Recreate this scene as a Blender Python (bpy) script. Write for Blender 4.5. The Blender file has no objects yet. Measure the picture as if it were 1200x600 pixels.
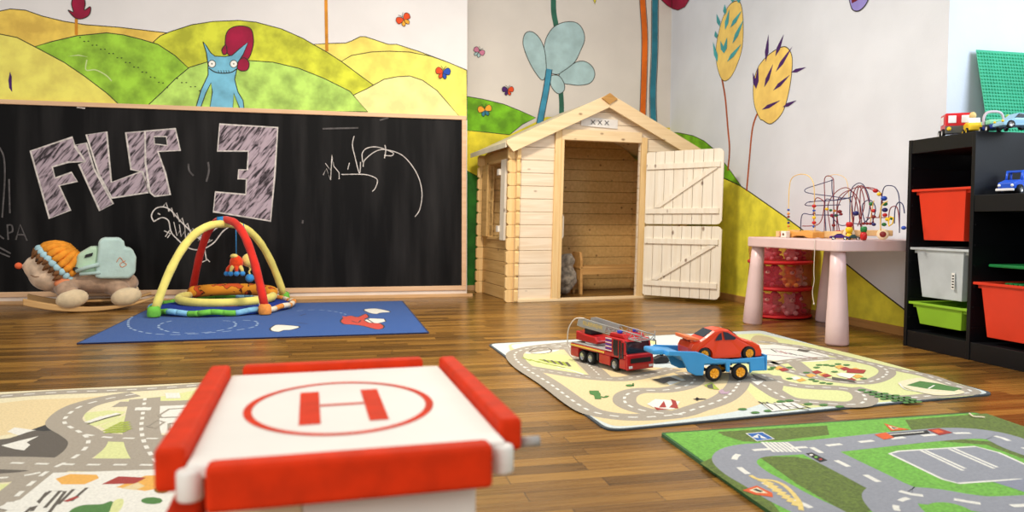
import bpy, bmesh, math, random
from mathutils import Vector, Matrix
random.seed(7)
S = bpy.context.scene
COL = S.collection
R = math.radians

# ------------------------------------------------------------------ camera
F_PX = 858.74463; YAW, PIT, ROL = 0.2173047, -0.04593073, 0.00430099
CAM_H = 0.56
fw = Vector((math.sin(YAW)*math.cos(PIT), math.cos(YAW)*math.cos(PIT), math.sin(PIT)))
r0 = Vector((math.cos(YAW), -math.sin(YAW), 0)); u0 = r0.cross(fw)
rt = r0*math.cos(ROL) + u0*math.sin(ROL); up = -r0*math.sin(ROL) + u0*math.cos(ROL)
CP = Vector((0, 0, CAM_H))
cd = bpy.data.cameras.new('camera'); cam = bpy.data.objects.new('camera', cd); COL.objects.link(cam)
cd.sensor_width = 36; cd.lens = F_PX/1200*36; cd.clip_start = 0.02
M3 = Matrix((rt, up, -fw)).transposed()
cam.matrix_world = Matrix.Translation(CP) @ M3.to_4x4()
cd.dof.use_dof = True; cd.dof.focus_distance = 3.1; cd.dof.aperture_fstop = 4.6
S.camera = cam

# ------------------------------------------------------------------ light
S.view_settings.view_transform = 'Standard'
S.view_settings.look = 'None'; S.view_settings.gamma = 1; S.view_settings.exposure = 0.22
S.view_settings.use_curve_mapping = False
W = bpy.data.worlds.new('world'); S.world = W; W.use_nodes = True
W.node_tree.nodes['Background'].inputs[0].default_value = (1.0, 0.97, 0.93, 1)
W.node_tree.nodes['Background'].inputs[1].default_value = 0.50
def area(name, loc, target, sx, sy, power, col):
    l = bpy.data.lights.new(name, 'AREA'); l.shape = 'RECTANGLE'; l.size = sx; l.size_y = sy
    l.energy = power; l.color = col
    o = bpy.data.objects.new(name, l); COL.objects.link(o); o.location = loc
    o.rotation_euler = (Vector(target)-Vector(loc)).to_track_quat('-Z', 'Y').to_euler()
    return o
area('ceiling_lamp_light', (0.55, 3.1, 2.6), (0.55, 3.4, 0), 0.4, 0.4, 76, (1, 0.90, 0.76))
area('rear_window_light', (-1.6, -1.6, 1.9), (0.2, 5, 0.9), 1.6, 1.3, 52, (1, 0.97, 0.92))
area('side_window_light', (3.25, 1.1, 1.75), (1.0, 4.2, 0.7), 1.2, 1.1, 36, (0.74, 0.87, 1))

# ------------------------------------------------------------------ helpers
def at(px, py, axis, val):
    """point of the real plane (axis = val) seen at a photo pixel"""
    d = fw + rt*((px-600)/F_PX) + up*((300-py)/F_PX)
    return CP + d*((val-CP[axis])/d[axis])
def lin(c):
    c = c/255.0
    return c/12.92 if c <= 0.04045 else ((c+0.055)/1.055)**2.4
def rgb(c): return (lin(c[0]), lin(c[1]), lin(c[2]), 1)
_m = {}
def mat(name, col, rough=0.6, var=0.0, scale=6.0, spec=0.4, metal=0.0, bump=0.0, bscale=60.0, alpha=1.0, trans=0.0, coat=0.0, sheen=0.0, stretch=(1, 1, 1)):
    if name in _m: return _m[name]
    m = bpy.data.materials.new(name); m.use_nodes = True; nt = m.node_tree; N = nt.nodes; L = nt.links
    b = N['Principled BSDF']
    b.inputs['Base Color'].default_value = rgb(col); b.inputs['Roughness'].default_value = rough
    b.inputs['Specular IOR Level'].default_value = spec; b.inputs['Metallic'].default_value = metal
    b.inputs['Alpha'].default_value = alpha; b.inputs['Transmission Weight'].default_value = trans
    b.inputs['Coat Weight'].default_value = coat; b.inputs['Sheen Weight'].default_value = sheen
    tc = N.new('ShaderNodeTexCoord'); mp = N.new('ShaderNodeMapping'); mp.inputs['Scale'].default_value = stretch
    L.new(tc.outputs['Object'], mp.inputs['Vector'])
    no = N.new('ShaderNodeTexNoise'); no.inputs['Scale'].default_value = scale; no.inputs['Detail'].default_value = 5
    L.new(mp.outputs[0], no.inputs['Vector'])
    mx = N.new('ShaderNodeMix'); mx.data_type = 'RGBA'
    lo = [max(0, c*(1-max(var, .02))) for c in col]; hi = [min(255, c*(1+max(var, .02)*.7)) for c in col]
    mx.inputs[6].default_value = rgb(lo); mx.inputs[7].default_value = rgb(hi)
    rp = N.new('ShaderNodeMapRange'); rp.inputs[1].default_value = .35; rp.inputs[2].default_value = .65
    L.new(no.outputs['Fac'], rp.inputs[0]); L.new(rp.outputs[0], mx.inputs[0]); L.new(mx.outputs[2], b.inputs['Base Color'])
    if bump > 0:
        n2 = N.new('ShaderNodeTexNoise'); n2.inputs['Scale'].default_value = bscale; n2.inputs['Detail'].default_value = 3
        L.new(tc.outputs['Object'], n2.inputs['Vector'])
        bp = N.new('ShaderNodeBump'); bp.inputs['Strength'].default_value = bump; bp.inputs['Distance'].default_value = 0.004
        L.new(n2.outputs['Fac'], bp.inputs['Height']); L.new(bp.outputs[0], b.inputs['Normal'])
    _m[name] = m; return m
def wood(name, c1, c2, axis=0, rough=0.55, knots=True):
    if name in _m: return _m[name]
    m = bpy.data.materials.new(name); m.use_nodes = True; nt = m.node_tree; N = nt.nodes; L = nt.links
    b = N['Principled BSDF']; b.inputs['Roughness'].default_value = rough; b.inputs['Specular IOR Level'].default_value = .3
    tc = N.new('ShaderNodeTexCoord'); mp = N.new('ShaderNodeMapping')
    s = [14, 14, 14]; s[axis] = 0.9; mp.inputs['Scale'].default_value = s
    L.new(tc.outputs['Object'], mp.inputs['Vector'])
    no = N.new('ShaderNodeTexNoise'); no.inputs['Scale'].default_value = 3; no.inputs['Detail'].default_value = 6; no.inputs['Distortion'].default_value = .6
    L.new(mp.outputs[0], no.inputs['Vector'])
    rp = N.new('ShaderNodeMapRange'); rp.inputs[1].default_value = .3; rp.inputs[2].default_value = .7
    L.new(no.outputs['Fac'], rp.inputs[0])
    mx = N.new('ShaderNodeMix'); mx.data_type = 'RGBA'; mx.inputs[6].default_value = rgb(c1); mx.inputs[7].default_value = rgb(c2)
    L.new(rp.outputs[0], mx.inputs[0]); out = mx.outputs[2]
    if knots:
        m2 = N.new('ShaderNodeMapping'); s2 = [11, 11, 11]; s2[axis] = 6; m2.inputs['Scale'].default_value = s2
        L.new(tc.outputs['Object'], m2.inputs['Vector'])
        v = N.new('ShaderNodeTexVoronoi'); v.inputs['Scale'].default_value = 1.0; L.new(m2.outputs[0], v.inputs['Vector'])
        r2 = N.new('ShaderNodeMapRange'); r2.inputs[1].default_value = .05; r2.inputs[2].default_value = .13; r2.inputs[3].default_value = .8; r2.inputs[4].default_value = 0
        L.new(v.outputs['Distance'], r2.inputs[0])
        k = N.new('ShaderNodeMix'); k.data_type = 'RGBA'; k.inputs[7].default_value = rgb((105, 62, 30))
        L.new(r2.outputs[0], k.inputs[0]); L.new(out, k.inputs[6]); out = k.outputs[2]
    L.new(out, b.inputs['Base Color'])
    _m[name] = m; return m

class MB:
    """collects faces, then builds ONE mesh object"""
    def __init__(s): s.v = []; s.f = []; s.m = []; s.mats = []; s.cur = 0; s.sm = []
    def use(s, m):
        if m not in s.mats: s.mats.append(m)
        s.cur = s.mats.index(m); return s
    def add(s, vs, fs, smooth=False):
        o = len(s.v); s.v += [Vector(v) for v in vs]
        for f in fs: s.f.append([i+o for i in f]); s.m.append(s.cur); s.sm.append(smooth)
        return s
    def box(s, c, d, rot=None):
        x, y, z = d[0]/2, d[1]/2, d[2]/2
        vs = [Vector((a*x, b*y, e*z)) for a in (-1, 1) for b in (-1, 1) for e in (-1, 1)]
        if rot is not None: vs = [rot @ v for v in vs]
        c = Vector(c)
        return s.add([v+c for v in vs], [(0,1,3,2),(4,6,7,5),(0,4,5,1),(2,3,7,6),(0,2,6,4),(1,5,7,3)])
    def bx(s, x0, x1, y0, y1, z0, z1):
        return s.box(((x0+x1)/2, (y0+y1)/2, (z0+z1)/2), (x1-x0, y1-y0, z1-z0))
    def tube(s, pts, r, n=10, closed=False, cap=True):
        pts = [Vector(p) for p in pts]; k = len(pts); rs = r if isinstance(r, (list, tuple)) else [r]*k
        vs = []; fs = []; pn = None
        for i, p in enumerate(pts):
            if closed: t = pts[(i+1) % k]-pts[i-1]
            else: t = pts[min(i+1, k-1)]-pts[max(i-1, 0)]
            t = t.normalized() if t.length > 1e-9 else Vector((0, 0, 1))
            if pn is None:
                a = Vector((0, 0, 1)) if abs(t.z) < .9 else Vector((1, 0, 0)); pn = (a-t*a.dot(t)).normalized()
            else:
                q = pn-t*pn.dot(t); pn = q.normalized() if q.length > 1e-6 else pn
            bn = t.cross(pn)
            for j in range(n):
                a = 2*math.pi*j/n; vs.append(p+(pn*math.cos(a)+bn*math.sin(a))*rs[i])
        m = k if closed else k-1
        for i in range(m):
            for j in range(n):
                a = i*n+j; b = i*n+(j+1) % n; c = ((i+1) % k)*n+(j+1) % n; d = ((i+1) % k)*n+j
                fs.append((a, b, c, d))
        if cap and not closed: fs.append(tuple(reversed(range(n)))); fs.append(tuple(range((k-1)*n, k*n)))
        return s.add(vs, fs, n > 5)
    def cyl(s, a, b, r, r2=None, n=20):
        return s.tube([a, b], [r, r2 if r2 is not None else r], n)
    def ell(s, c, r, rot=None, nu=16, nv=10):
        if not isinstance(r, (tuple, list)): r = (r, r, r)
        c = Vector(c); vs = []; fs = []
        for i in range(nv+1):
            th = math.pi*i/nv
            for j in range(nu):
                ph = 2*math.pi*j/nu
                v = Vector((r[0]*math.sin(th)*math.cos(ph), r[1]*math.sin(th)*math.sin(ph), r[2]*math.cos(th)))
                if rot is not None: v = rot @ v
                vs.append(c+v)
        for i in range(nv):
            for j in range(nu): fs.append((i*nu+j, (i+1)*nu+j, (i+1)*nu+(j+1) % nu, i*nu+(j+1) % nu))
        return s.add(vs, fs, True)
    def lathe(s, prof, c=(0, 0, 0), axis='z', n=24, rot=None):
        c = Vector(c); vs = []; fs = []; k = len(prof)
        for (r, h) in prof:
            for j in range(n):
                a = 2*math.pi*j/n; x, y = r*math.cos(a), r*math.sin(a)
                v = Vector((x, y, h)) if axis == 'z' else Vector((x, h, y)) if axis == 'y' else Vector((h, x, y))
                if rot is not None: v = rot @ v
                vs.append(c+v)
        for i in range(k-1):
            for j in range(n): fs.append((i*n+j, i*n+(j+1) % n, (i+1)*n+(j+1) % n, (i+1)*n+j))
        return s.add(vs, fs, True)
    def prism(s, poly, o, u, v, w):
        """2D outline poly in the frame (o; u, v) pushed along w"""
        o, u, v, w = Vector(o), Vector(u), Vector(v), Vector(w); n = len(poly)
        a = [o+u*p[0]+v*p[1] for p in poly]; b = [p+w for p in a]
        fs = [tuple(range(n)), tuple(range(2*n-1, n-1, -1))]+[(i, i+n, (i+1) % n+n, (i+1) % n) for i in range(n)]
        return s.add(a+b, fs)
    def flat(s, pts): return s.add(pts, [tuple(range(len(pts)))])
    def strip(s, pts, w, nrm, closed=False):
        pts = [Vector(p) for p in pts]; k = len(pts); nrm = Vector(nrm); vs = []; fs = []
        ws = w if isinstance(w, (list, tuple)) else [w]*k
        for i, p in enumerate(pts):
            t = (pts[(i+1) % k]-pts[i-1]) if closed else (pts[min(i+1, k-1)]-pts[max(i-1, 0)])
            q = t.cross(nrm); q = q.normalized() if q.length > 1e-9 else Vector((0, 0, 0))
            vs += [p-q*ws[i]/2, p+q*ws[i]/2]
        for i in range(k if closed else k-1):
            j = (i+1) % k; fs.append((2*i, 2*i+1, 2*j+1, 2*j))
        return s.add(vs, fs)
    def build(s, name, parent=None, bevel=0, loc=None, seg=2, subsurf=0, remesh=0, solid=0, origin=None):
        me = bpy.data.meshes.new(name); off = Vector(origin) if origin is not None else Vector((0, 0, 0))
        me.from_pydata([v-off for v in s.v], [], s.f)
        for m in s.mats: me.materials.append(m)
        for i, p in enumerate(me.polygons): p.material_index = s.m[i]; p.use_smooth = s.sm[i]
        me.update()
        if not remesh and bevel >= 0:
            bm = bmesh.new(); bm.from_mesh(me); bmesh.ops.recalc_face_normals(bm, faces=bm.faces); bm.to_mesh(me); bm.free()
        o = bpy.data.objects.new(name, me); COL.objects.link(o)
        if origin is not None: o.location = off
        if loc is not None: o.location = loc
        if parent is not None: o.parent = parent
        if bevel > 0:
            b = o.modifiers.new('bevel', 'BEVEL'); b.width = bevel; b.segments = seg; b.limit_method = 'ANGLE'; b.angle_limit = R(40)
        if remesh:
            q = o.modifiers.new('remesh', 'REMESH'); q.mode = 'VOXEL'; q.voxel_size = remesh; q.use_smooth_shade = True
            q = o.modifiers.new('smooth', 'SMOOTH'); q.iterations = 6; q.factor = .6
        if subsurf:
            q = o.modifiers.new('sub', 'SUBSURF'); q.levels = subsurf; q.render_levels = subsurf
        return o
def tag(o, label, cat, group=None):
    o['label'] = label; o['category'] = cat
    if group: o['group'] = group
    return o
def thing(name, label, cat, loc=(0, 0, 0), rz=0, group=None):
    o = bpy.data.objects.new(name, None); COL.objects.link(o); o.empty_display_size = .05
    o.location = loc; o.rotation_euler = (0, 0, rz); return tag(o, label, cat, group)
def struct(mb, name, **k):
    o = mb.build(name, **k); o['kind'] = 'structure'; return o
def cr(pts, n=6, closed=False):
    """Catmull-Rom through 2D or 3D points"""
    P = [Vector(p) for p in pts]; k = len(P); out = []
    for i in range(k if closed else k-1):
        if closed: a, b, c, d = P[i-1], P[i], P[(i+1) % k], P[(i+2) % k]
        else: a, b, c, d = P[max(i-1, 0)], P[i], P[i+1], P[min(i+2, k-1)]
        for j in range(n):
            t = j/n; out.append(0.5*((2*b)+(c-a)*t+(2*a-5*b+4*c-d)*t*t+(3*b-a-3*c+d)*t**3))
    if not closed: out.append(P[-1])
    return out
def text_mesh(body, size, mtl, name, parent, M, depth=0.0, align='CENTER'):
    cu = bpy.data.curves.new('lettering', 'FONT'); cu.body = body; cu.size = size; cu.extrude = depth; cu.align_x = align; cu.align_y = 'CENTER'
    t = bpy.data.objects.new('t', cu); COL.objects.link(t); bpy.context.view_layer.update()
    me = bpy.data.meshes.new_from_object(t.evaluated_get(bpy.context.evaluated_depsgraph_get()))
    bpy.data.objects.remove(t); me.transform(M); me.materials.clear(); me.materials.append(mtl)
    o = bpy.data.objects.new(name, me); COL.objects.link(o)
    if parent: o.parent = parent
    return o
def copy_thing(o, label, loc, rz=None, group=None):
    c = o.copy(); COL.objects.link(c); c.location = loc; c['label'] = label
    if rz is not None: c.rotation_euler = (0, 0, rz)
    if group: c['group'] = group
    for ch in list(o.children):
        d = ch.copy(); COL.objects.link(d); d.parent = c
        for g in list(ch.children):
            e = g.copy(); COL.objects.link(e); e.parent = d
    return c

class Paint:
    """flat paint on a real plane: axis/val give the plane, the outlines were measured on it"""
    def __init__(s, mb, axis, val, sign, step=0.0001, clip=None):
        s.mb = mb; s.ax = axis; s.val = val; s.sg = sign; s.step = step; s.k = 1; s.clip = clip
        s.n = [0, 0, 0]; s.n[axis] = sign
    def w(s, p):
        q = at(p[0], p[1], s.ax, s.val)
        if s.clip: 
            for a, lo, hi in s.clip: q[a] = min(max(q[a], lo), hi)
        q[s.ax] = s.val+s.sg*s.step*s.k; return q
    def fill(s, m, pts, smooth=False, line=None, lw=.006):
        if smooth: pts = [tuple(p) for p in cr(pts, 5, True)]
        q = [s.w(p) for p in pts]
        # drop coincident points
        r = [q[0]]
        for p in q[1:]:
            if (p-r[-1]).length > 1e-5: r.append(p)
        if (r[0]-r[-1]).length < 1e-5: r.pop()
        if len(r) > 2: s.mb.use(m).flat(r)
        s.k += 1
        if line:
            s.mb.use(line).strip([p+Vector(s.n)*s.step for p in r], lw, s.n, True); s.k += 1
        return s
    def line(s, m, pts, w, smooth=True, n=6):
        if smooth and len(pts) > 2: pts = [tuple(p) for p in cr(pts, n)]
        s.mb.use(m).strip([s.w(p) for p in pts], w, s.n); s.k += 1; return s
    def dash(s, m, pts, w, on=.05, off=.04, n=12, shift=0.0):
        q = [s.w(tuple(p)) for p in cr(pts, n)]
        L = [0]
        for a, b in zip(q, q[1:]): L.append(L[-1]+(b-a).length)
        def pt(d):
            for i in range(len(L)-1):
                if L[i+1] >= d: return q[i].lerp(q[i+1], (d-L[i])/max(L[i+1]-L[i], 1e-9))
            return q[-1]
        d = shift
        while d+on < L[-1]:
            s.mb.use(m).strip([pt(d), pt(d+on/2), pt(d+on)], w, s.n); d += on+off
        s.k += 1; return s

# ================================================================== THE ROOM
YB, YN, XR, YE = 5.476, 5.97, 2.72, 2.93      # blackboard wall, niche back wall, right wall, where the right wall ends
wall_l = mat('wall_paint_white', (236, 232, 230), .8, .015, 2.5, .2, bump=.1, bscale=90)
wall_n = mat('wall_paint_cream', (222, 214, 205), .8, .02, 3, .2, bump=.12, bscale=120)
wall_r = mat('wall_paint_cool', (222, 227, 237), .8, .015, 3, .2, bump=.12, bscale=120)
ink = mat('ink_line', (40, 38, 30), .7)
def floor_material():
    m = bpy.data.materials.new('parquet'); m.use_nodes = True; N = m.node_tree.nodes; L = m.node_tree.links
    b = N['Principled BSDF']; b.inputs['Roughness'].default_value = .24; b.inputs['Specular IOR Level'].default_value = .5
    tc = N.new('ShaderNodeTexCoord'); se = N.new('ShaderNodeSeparateXYZ'); L.new(tc.outputs['Object'], se.inputs[0])
    def math_(op, a, bv=None):
        n = N.new('ShaderNodeMath'); n.operation = op
        if hasattr(a, 'is_linked') or hasattr(a, 'links'): L.new(a, n.inputs[0])
        else: n.inputs[0].default_value = a
        if bv is not None:
            if hasattr(bv, 'links'): L.new(bv, n.inputs[1])
            else: n.inputs[1].default_value = bv
        return n.outputs[0]
    RH = .052
    row = math_('FLOOR', math_('DIVIDE', se.outputs[1], RH))
    wn = N.new('ShaderNodeTexWhiteNoise'); wn.noise_dimensions = '1D'; L.new(row, wn.inputs['W'])
    xs = math_('ADD', se.outputs[0], math_('MULTIPLY', wn.outputs['Value'], 3.7))
    col = math_('FLOOR', math_('DIVIDE', xs, .42))
    cb = N.new('ShaderNodeCombineXYZ'); L.new(row, cb.inputs[0]); L.new(col, cb.inputs[1])
    w2 = N.new('ShaderNodeTexWhiteNoise'); w2.noise_dimensions = '2D'; L.new(cb.outputs[0], w2.inputs['Vector'])
    # seams
    fy = math_('FRACT', math_('DIVIDE', se.outputs[1], RH)); fx = math_('FRACT', math_('DIVIDE', xs, .42))
    sy = math_('LESS_THAN', fy, .035); sx = math_('LESS_THAN', fx, .006); seam = math_('MAXIMUM', sy, sx)
    # grain
    mp = N.new('ShaderNodeMapping'); mp.inputs['Scale'].default_value = (2.2, 55, 1); L.new(tc.outputs['Object'], mp.inputs['Vector'])
    ad = N.new('ShaderNodeVectorMath'); ad.operation = 'ADD'; L.new(mp.outputs[0], ad.inputs[0]); L.new(w2.outputs['Color'], ad.inputs[1])
    no = N.new('ShaderNodeTexNoise'); no.inputs['Scale'].default_value = 1.6; no.inputs['Detail'].default_value = 6; no.inputs['Roughness'].default_value = .65; L.new(ad.outputs[0], no.inputs['Vector'])
    f = math_('ADD', math_('MULTIPLY', w2.outputs['Value'], .45), math_('MULTIPLY', math_('SUBTRACT', no.outputs['Fac'], .25), .8))
    cr_ = N.new('ShaderNodeValToRGB'); e = cr_.color_ramp.elements
    e[0].position = .1; e[0].color = rgb((72, 48, 16)); e[1].position = .9; e[1].color = rgb((182, 134, 60))
    k = cr_.color_ramp.elements.new(.45); k.color = rgb((130, 90, 36))
    L.new(f, cr_.inputs[0])
    mx = N.new('ShaderNodeMix'); mx.data_type = 'RGBA'; mx.inputs[7].default_value = rgb((40, 24, 12))
    L.new(math_('MULTIPLY', seam, .7), mx.inputs[0]); L.new(cr_.outputs[0], mx.inputs[6]); L.new(mx.outputs[2], b.inputs['Base Color'])
    rr = N.new('ShaderNodeMapRange'); rr.inputs[3].default_value = .2; rr.inputs[4].default_value = .36; L.new(no.outputs['Fac'], rr.inputs[0]); L.new(rr.outputs[0], b.inputs['Roughness'])
    bp = N.new('ShaderNodeBump'); bp.inputs['Strength'].default_value = .12; bp.inputs['Distance'].default_value = .002
    L.new(f, bp.inputs['Height']); L.new(bp.outputs[0], b.inputs['Normal'])
    return m
struct(MB().use(floor_material()).bx(-3.6, 4.2, -2.6, 6.2, -.08, 0), 'floor')

# --- wall with the blackboard: the mural above it is painted on the wall
h = {n: mat('paint_'+n, c, .8, v, 9) for n, c, v in [
    ('orange_yellow', (247, 205, 92), .10), ('yellow_green', (208, 212, 62), .14), ('grass', (158, 205, 62), .16), ('grass_pale', (182, 218, 104), .15),
    ('lemon', (250, 234, 112), .07), ('lemon_pale', (252, 238, 158), .06), ('straw', (248, 226, 110), .07), ('crimson', (160, 22, 62), .12),
    ('sky', (122, 190, 216), .10), ('stem', (214, 142, 40), .1), ('white', (248, 246, 238), .03), ('red_orange', (232, 78, 30), .06), ('royal', (40, 80, 180), .08),
    ('pink', (214, 130, 160), .06), ('petal', (172, 200, 202), .07), ('pine', (48, 104, 84), .1), ('teal', (46, 122, 142), .1), ('aqua', (62, 142, 172), .1),
    ('tangerine', (226, 108, 18), .08), ('meadow', (118, 182, 30), .18), ('dandelion', (238, 222, 60), .1), ('leaf', (50, 120, 40), .15), ('citron', (238, 230, 70), .08),
    ('wheat', (250, 212, 116), .06), ('bark', (172, 82, 34), .1), ('violet', (72, 30, 104), .08), ('turq', (72, 168, 176), .08), ('lilac', (150, 140, 214), .06), ('maroon', (110, 20, 40), .08),
    ('amber', (248, 170, 50), .05)]}
mb = MB().use(wall_l).bx(-3.6, .86, YB, YB+.5, 0, 2.7)
P = Paint(mb, 1, YB, -1, .00012, clip=[(0, -3.6, .858), (2, .02, 2.7)])
far = -170
P.fill(h['orange_yellow'], [(far, 130), (far, 40), (-60, 25), (0, 13), (12, 10.5), (30, 12), (50, 19), (75, 25), (100, 29), (140, 32), (195, 38.5), (230, 60), (240, 130)], line=ink)
P.fill(h['straw'], [(340, 135), (367, 52), (385, 51), (405, 50.5), (412, 48), (422, 43), (428, 43), (440, 47), (455, 52), (465, 52), (490, 60), (520, 71), (547, 82), (547, 140)], line=ink)
P.fill(h['lemon'], [(400, 140), (400, 72), (412, 65), (435, 61), (455, 60), (480, 61), (505, 66), (525, 73), (547, 82.5), (549, 140)], line=ink)
P.fill(h['yellow_green'], [(175, 130), (180, 49), (188, 42), (200, 37), (225, 29), (250, 25.2), (280, 24), (300, 26), (330, 34), (355, 45), (367, 52), (383, 61), (400, 72), (420, 87), (438, 100), (440, 135)], line=ink)
P.fill(h['lemon_pale'], [(405, 135), (415, 111), (430, 104), (450, 93), (465, 90), (480, 89), (495, 94), (512, 106), (525, 121), (538, 136)], line=ink)
P.fill(h['grass'], [(40, 130), (40, 55), (60, 49), (90, 42), (125, 38.5), (145, 41), (165, 46), (185, 52), (205, 65), (221, 80), (215, 130)], line=ink)
P.fill(h['grass_pale'], [(170, 130), (175, 122), (190, 108), (205, 93), (222, 79), (245, 72), (270, 70.5), (292, 71), (320, 73), (350, 80), (380, 92), (410, 107), (431, 131)], line=ink)
P.fill(h['lemon'], [(far, 130), (far, 60), (-60, 42), (0, 40), (20, 44), (45, 57), (75, 73), (100, 90), (125, 109), (140, 123), (140, 130)], line=ink)
P.line(h['stem'], [(89.5, 17), (89.5, 41)], .018); P.line(h['stem'], [(381.5, -60), (382, 0), (383, 60)], .022)
P.fill(h['crimson'], [(80, 12), (86, 14), (84, 4), (88, -6), (97, -6), (100, 4), (99, 12), (106, 8), (105, 17), (97, 22), (88, 21)], True, ink)
for k in range(22):
    t = k/21; x = 94+t*102; y = 45+t*57-3*math.sin(t*3)
    P.mb.use(ink).flat([P.w((x+dx, y+dy+(1.2 if k % 2 else -1.2))) for dx, dy in ((-.9, -.5), (.9, -.5), (.9, .6), (-.9, .6))])
for k in range(7):
    x = 208+k*5.2; y = 93+k*2.4+(1.5 if k % 2 else -1)
    P.mb.use(ink).flat([P.w((x+dx, y+dy)) for dx, dy in ((-.9, -.5), (.9, -.5), (.9, .6), (-.9, .6))])
P.k += 1
P.fill(mat('chalk_smear', (206, 226, 150), .8), [(80, 66), (92, 64), (104, 67), (92, 65.5)]).line(_m['chalk_smear'], [(102, 70), (101, 82), (112, 82), (124, 88), (131, 95)], .008)
P.fill(h['violet'], [(12, 84), (14, 90), (14, 100), (14.5, 108), (11, 103), (10, 94)])
# creature
P.fill(h['crimson'], [(266, 62), (264, 50), (266, 38), (273, 32), (284, 30.5), (294, 34), (297, 45), (296, 57), (290, 70), (278, 70)], True, ink)
P.fill(h['crimson'], [(281, 70), (287, 68), (292, 74), (290, 82), (282, 83), (277, 78)], True, ink)
P.fill(h['crimson'], [(262, 55), (265, 53), (266, 62), (262, 64), (260, 59)], True, ink)
P.fill(h['sky'], [(238, 49), (242, 54), (247, 62), (252, 66), (264, 66.5), (272, 65), (281, 57), (291, 49.5), (285, 64), (279, 73), (277.5, 82), (275, 93), (279, 108), (285, 118), (286, 127), (281, 127), (274, 109), (273, 127), (246, 127), (249, 108), (247.5, 97), (241, 110), (235, 127), (230, 125), (236, 105), (244, 88), (244, 76), (242, 62)], line=ink)
for cx, cy in ((248.5, 75), (274, 75)):
    P.fill(h['white'], [(cx+4.4*math.cos(a*.6283), cy+4.4*math.sin(a*.6283)) for a in range(10)], line=ink, lw=.005)
    P.fill(ink, [(cx+.9*math.cos(a*1.047), cy+.9*math.sin(a*1.047)) for a in range(6)])
P.line(ink, [(245, 80), (252, 84.5), (262, 86), (272, 84.5), (277, 81)], .007)
for x in (256, 259, 262, 265, 268): P.line(ink, [(x, 82.5), (x+.8, 86)], .004)
def butterfly(P, x, y, s, c1, c2, c3, c4, a):
    def T(pts): return [(x+s*(px*math.cos(a)-py*math.sin(a)), y+s*(px*math.sin(a)+py*math.cos(a))) for px, py in pts]
    P.fill(c1, T([(0, 0), (-2, -4), (-6, -6), (-9, -3), (-8, 2), (-3, 2)]), True, ink, .004)
    P.fill(c2, T([(0, 0), (2, -4), (6, -6), (9, -3), (8, 2), (3, 2)]), True, ink, .004)
    P.fill(c3, T([(0, 1), (-3, 2), (-5, 5), (-3, 8), (0, 5)]), True, ink, .004)
    P.fill(c4, T([(0, 1), (3, 2), (5, 5), (3, 8), (0, 5)]), True, ink, .004)
    P.line(ink, T([(0, -1), (0, 6)]), .004); P.line(ink, T([(0, -3), (-1.5, -6), (-3.5, -8)]), .003); P.line(ink, T([(0, -3), (1.5, -6), (3.5, -8)]), .003)
butterfly(P, 473, 23, .95, h['red_orange'], h['red_orange'], h['amber'], h['amber'], -.5)
butterfly(P, 519, 85, .95, h['red_orange'], h['royal'], h['red_orange'], h['royal'], 0.1)
wl = struct(mb, 'wall_left', bevel=-1)

# --- niche wall behind the playhouse
mb = MB().use(wall_n).bx(.86, XR+.3, YN, YN+.2, 0, 2.7)
P = Paint(mb, 1, YN, -1, .00012, clip=[(0, .862, XR-.001), (2, .001, 2.7)])
P.fill(h['dandelion'], [(540, 150), (547, 153), (570, 155), (597, 158), (640, 137), (660, 137), (790, 150), (790, 350), (540, 350)])
P.fill(h['meadow'], [(540, 112), (547, 113), (565, 116), (590, 122), (610, 130), (628, 138), (612, 146), (597, 158), (570, 155), (540, 152)], line=ink)
P.fill(h['leaf'], [(540, 196), (556, 205), (590, 220), (700, 240), (790, 250), (790, 350), (540, 350)], line=ink)
P.line(h['pine'], [(648, -40), (648.5, 0), (649, 15), (652, 31)], .046); P.line(h['pine'], [(657, 106), (658, 120), (658, 133)], .042)
for q in ([(638, 80), (637, 65), (639, 48), (645, 36), (653, 29), (665, 25.5), (676, 27), (683, 35), (685, 47), (680, 60), (674, 72), (664, 81), (654, 87), (644, 85)],
          [(655, 88), (665, 80), (675, 73), (685, 72), (694, 78), (697, 88), (692, 97), (680, 100), (668, 99), (660, 97)],
          [(645, 98), (646, 89), (655, 89), (661, 98), (661, 106), (655, 110), (649, 106)]): P.fill(h['petal'], q, True, ink)
P.fill(h['petal'], [(636, 94), (628, 86), (619, 70), (613, 52), (615, 40), (622, 37), (630, 42), (636, 52), (639, 64), (640, 84)], True, ink)
P.line(h['aqua'], [(643.5, 81), (640, 105), (632, 145)], .052); P.line(ink, [(640, 81), (636.5, 105), (628.5, 145)], .006); P.line(ink, [(647, 81.5), (643.5, 105), (636, 145)], .006)
P.line(h['tangerine'], [(752.5, -40), (753, 0), (755.5, 50), (753, 140)], .048); P.line(h['teal'], [(768, -40), (767.5, 0), (767, 60), (765, 110), (766, 150)], .052)
for dx in (-3.6, 3.6): P.line(ink, [(752.5+dx, -40), (753+dx, 0), (755.5+dx, 50), (753+dx, 140)], .005); P.line(ink, [(768+dx*1.1, -40), (767.5+dx*1.1, 0), (767+dx*1.1, 60), (765+dx*1.1, 110), (766+dx*1.1, 150)], .005)
P.fill(h['crimson'], [(770, -8), (775, 0), (781, 6), (788, 10), (790, -14)], line=ink)
P.fill(h['dandelion'], [(693, -6), (697, 5), (700, -6)], line=ink)
butterfly(P, 561, 61, .75, h['pink'], h['pink'], h['petal'], h['petal'], .5)
butterfly(P, 595, 106, .75, h['violet'], h['red_orange'], h['violet'], h['red_orange'], 0)
butterfly(P, 568, 129, .9, h['amber'], h['amber'], h['teal'], h['teal'], -.15)
struct(mb, 'wall_back', bevel=-1)

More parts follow.
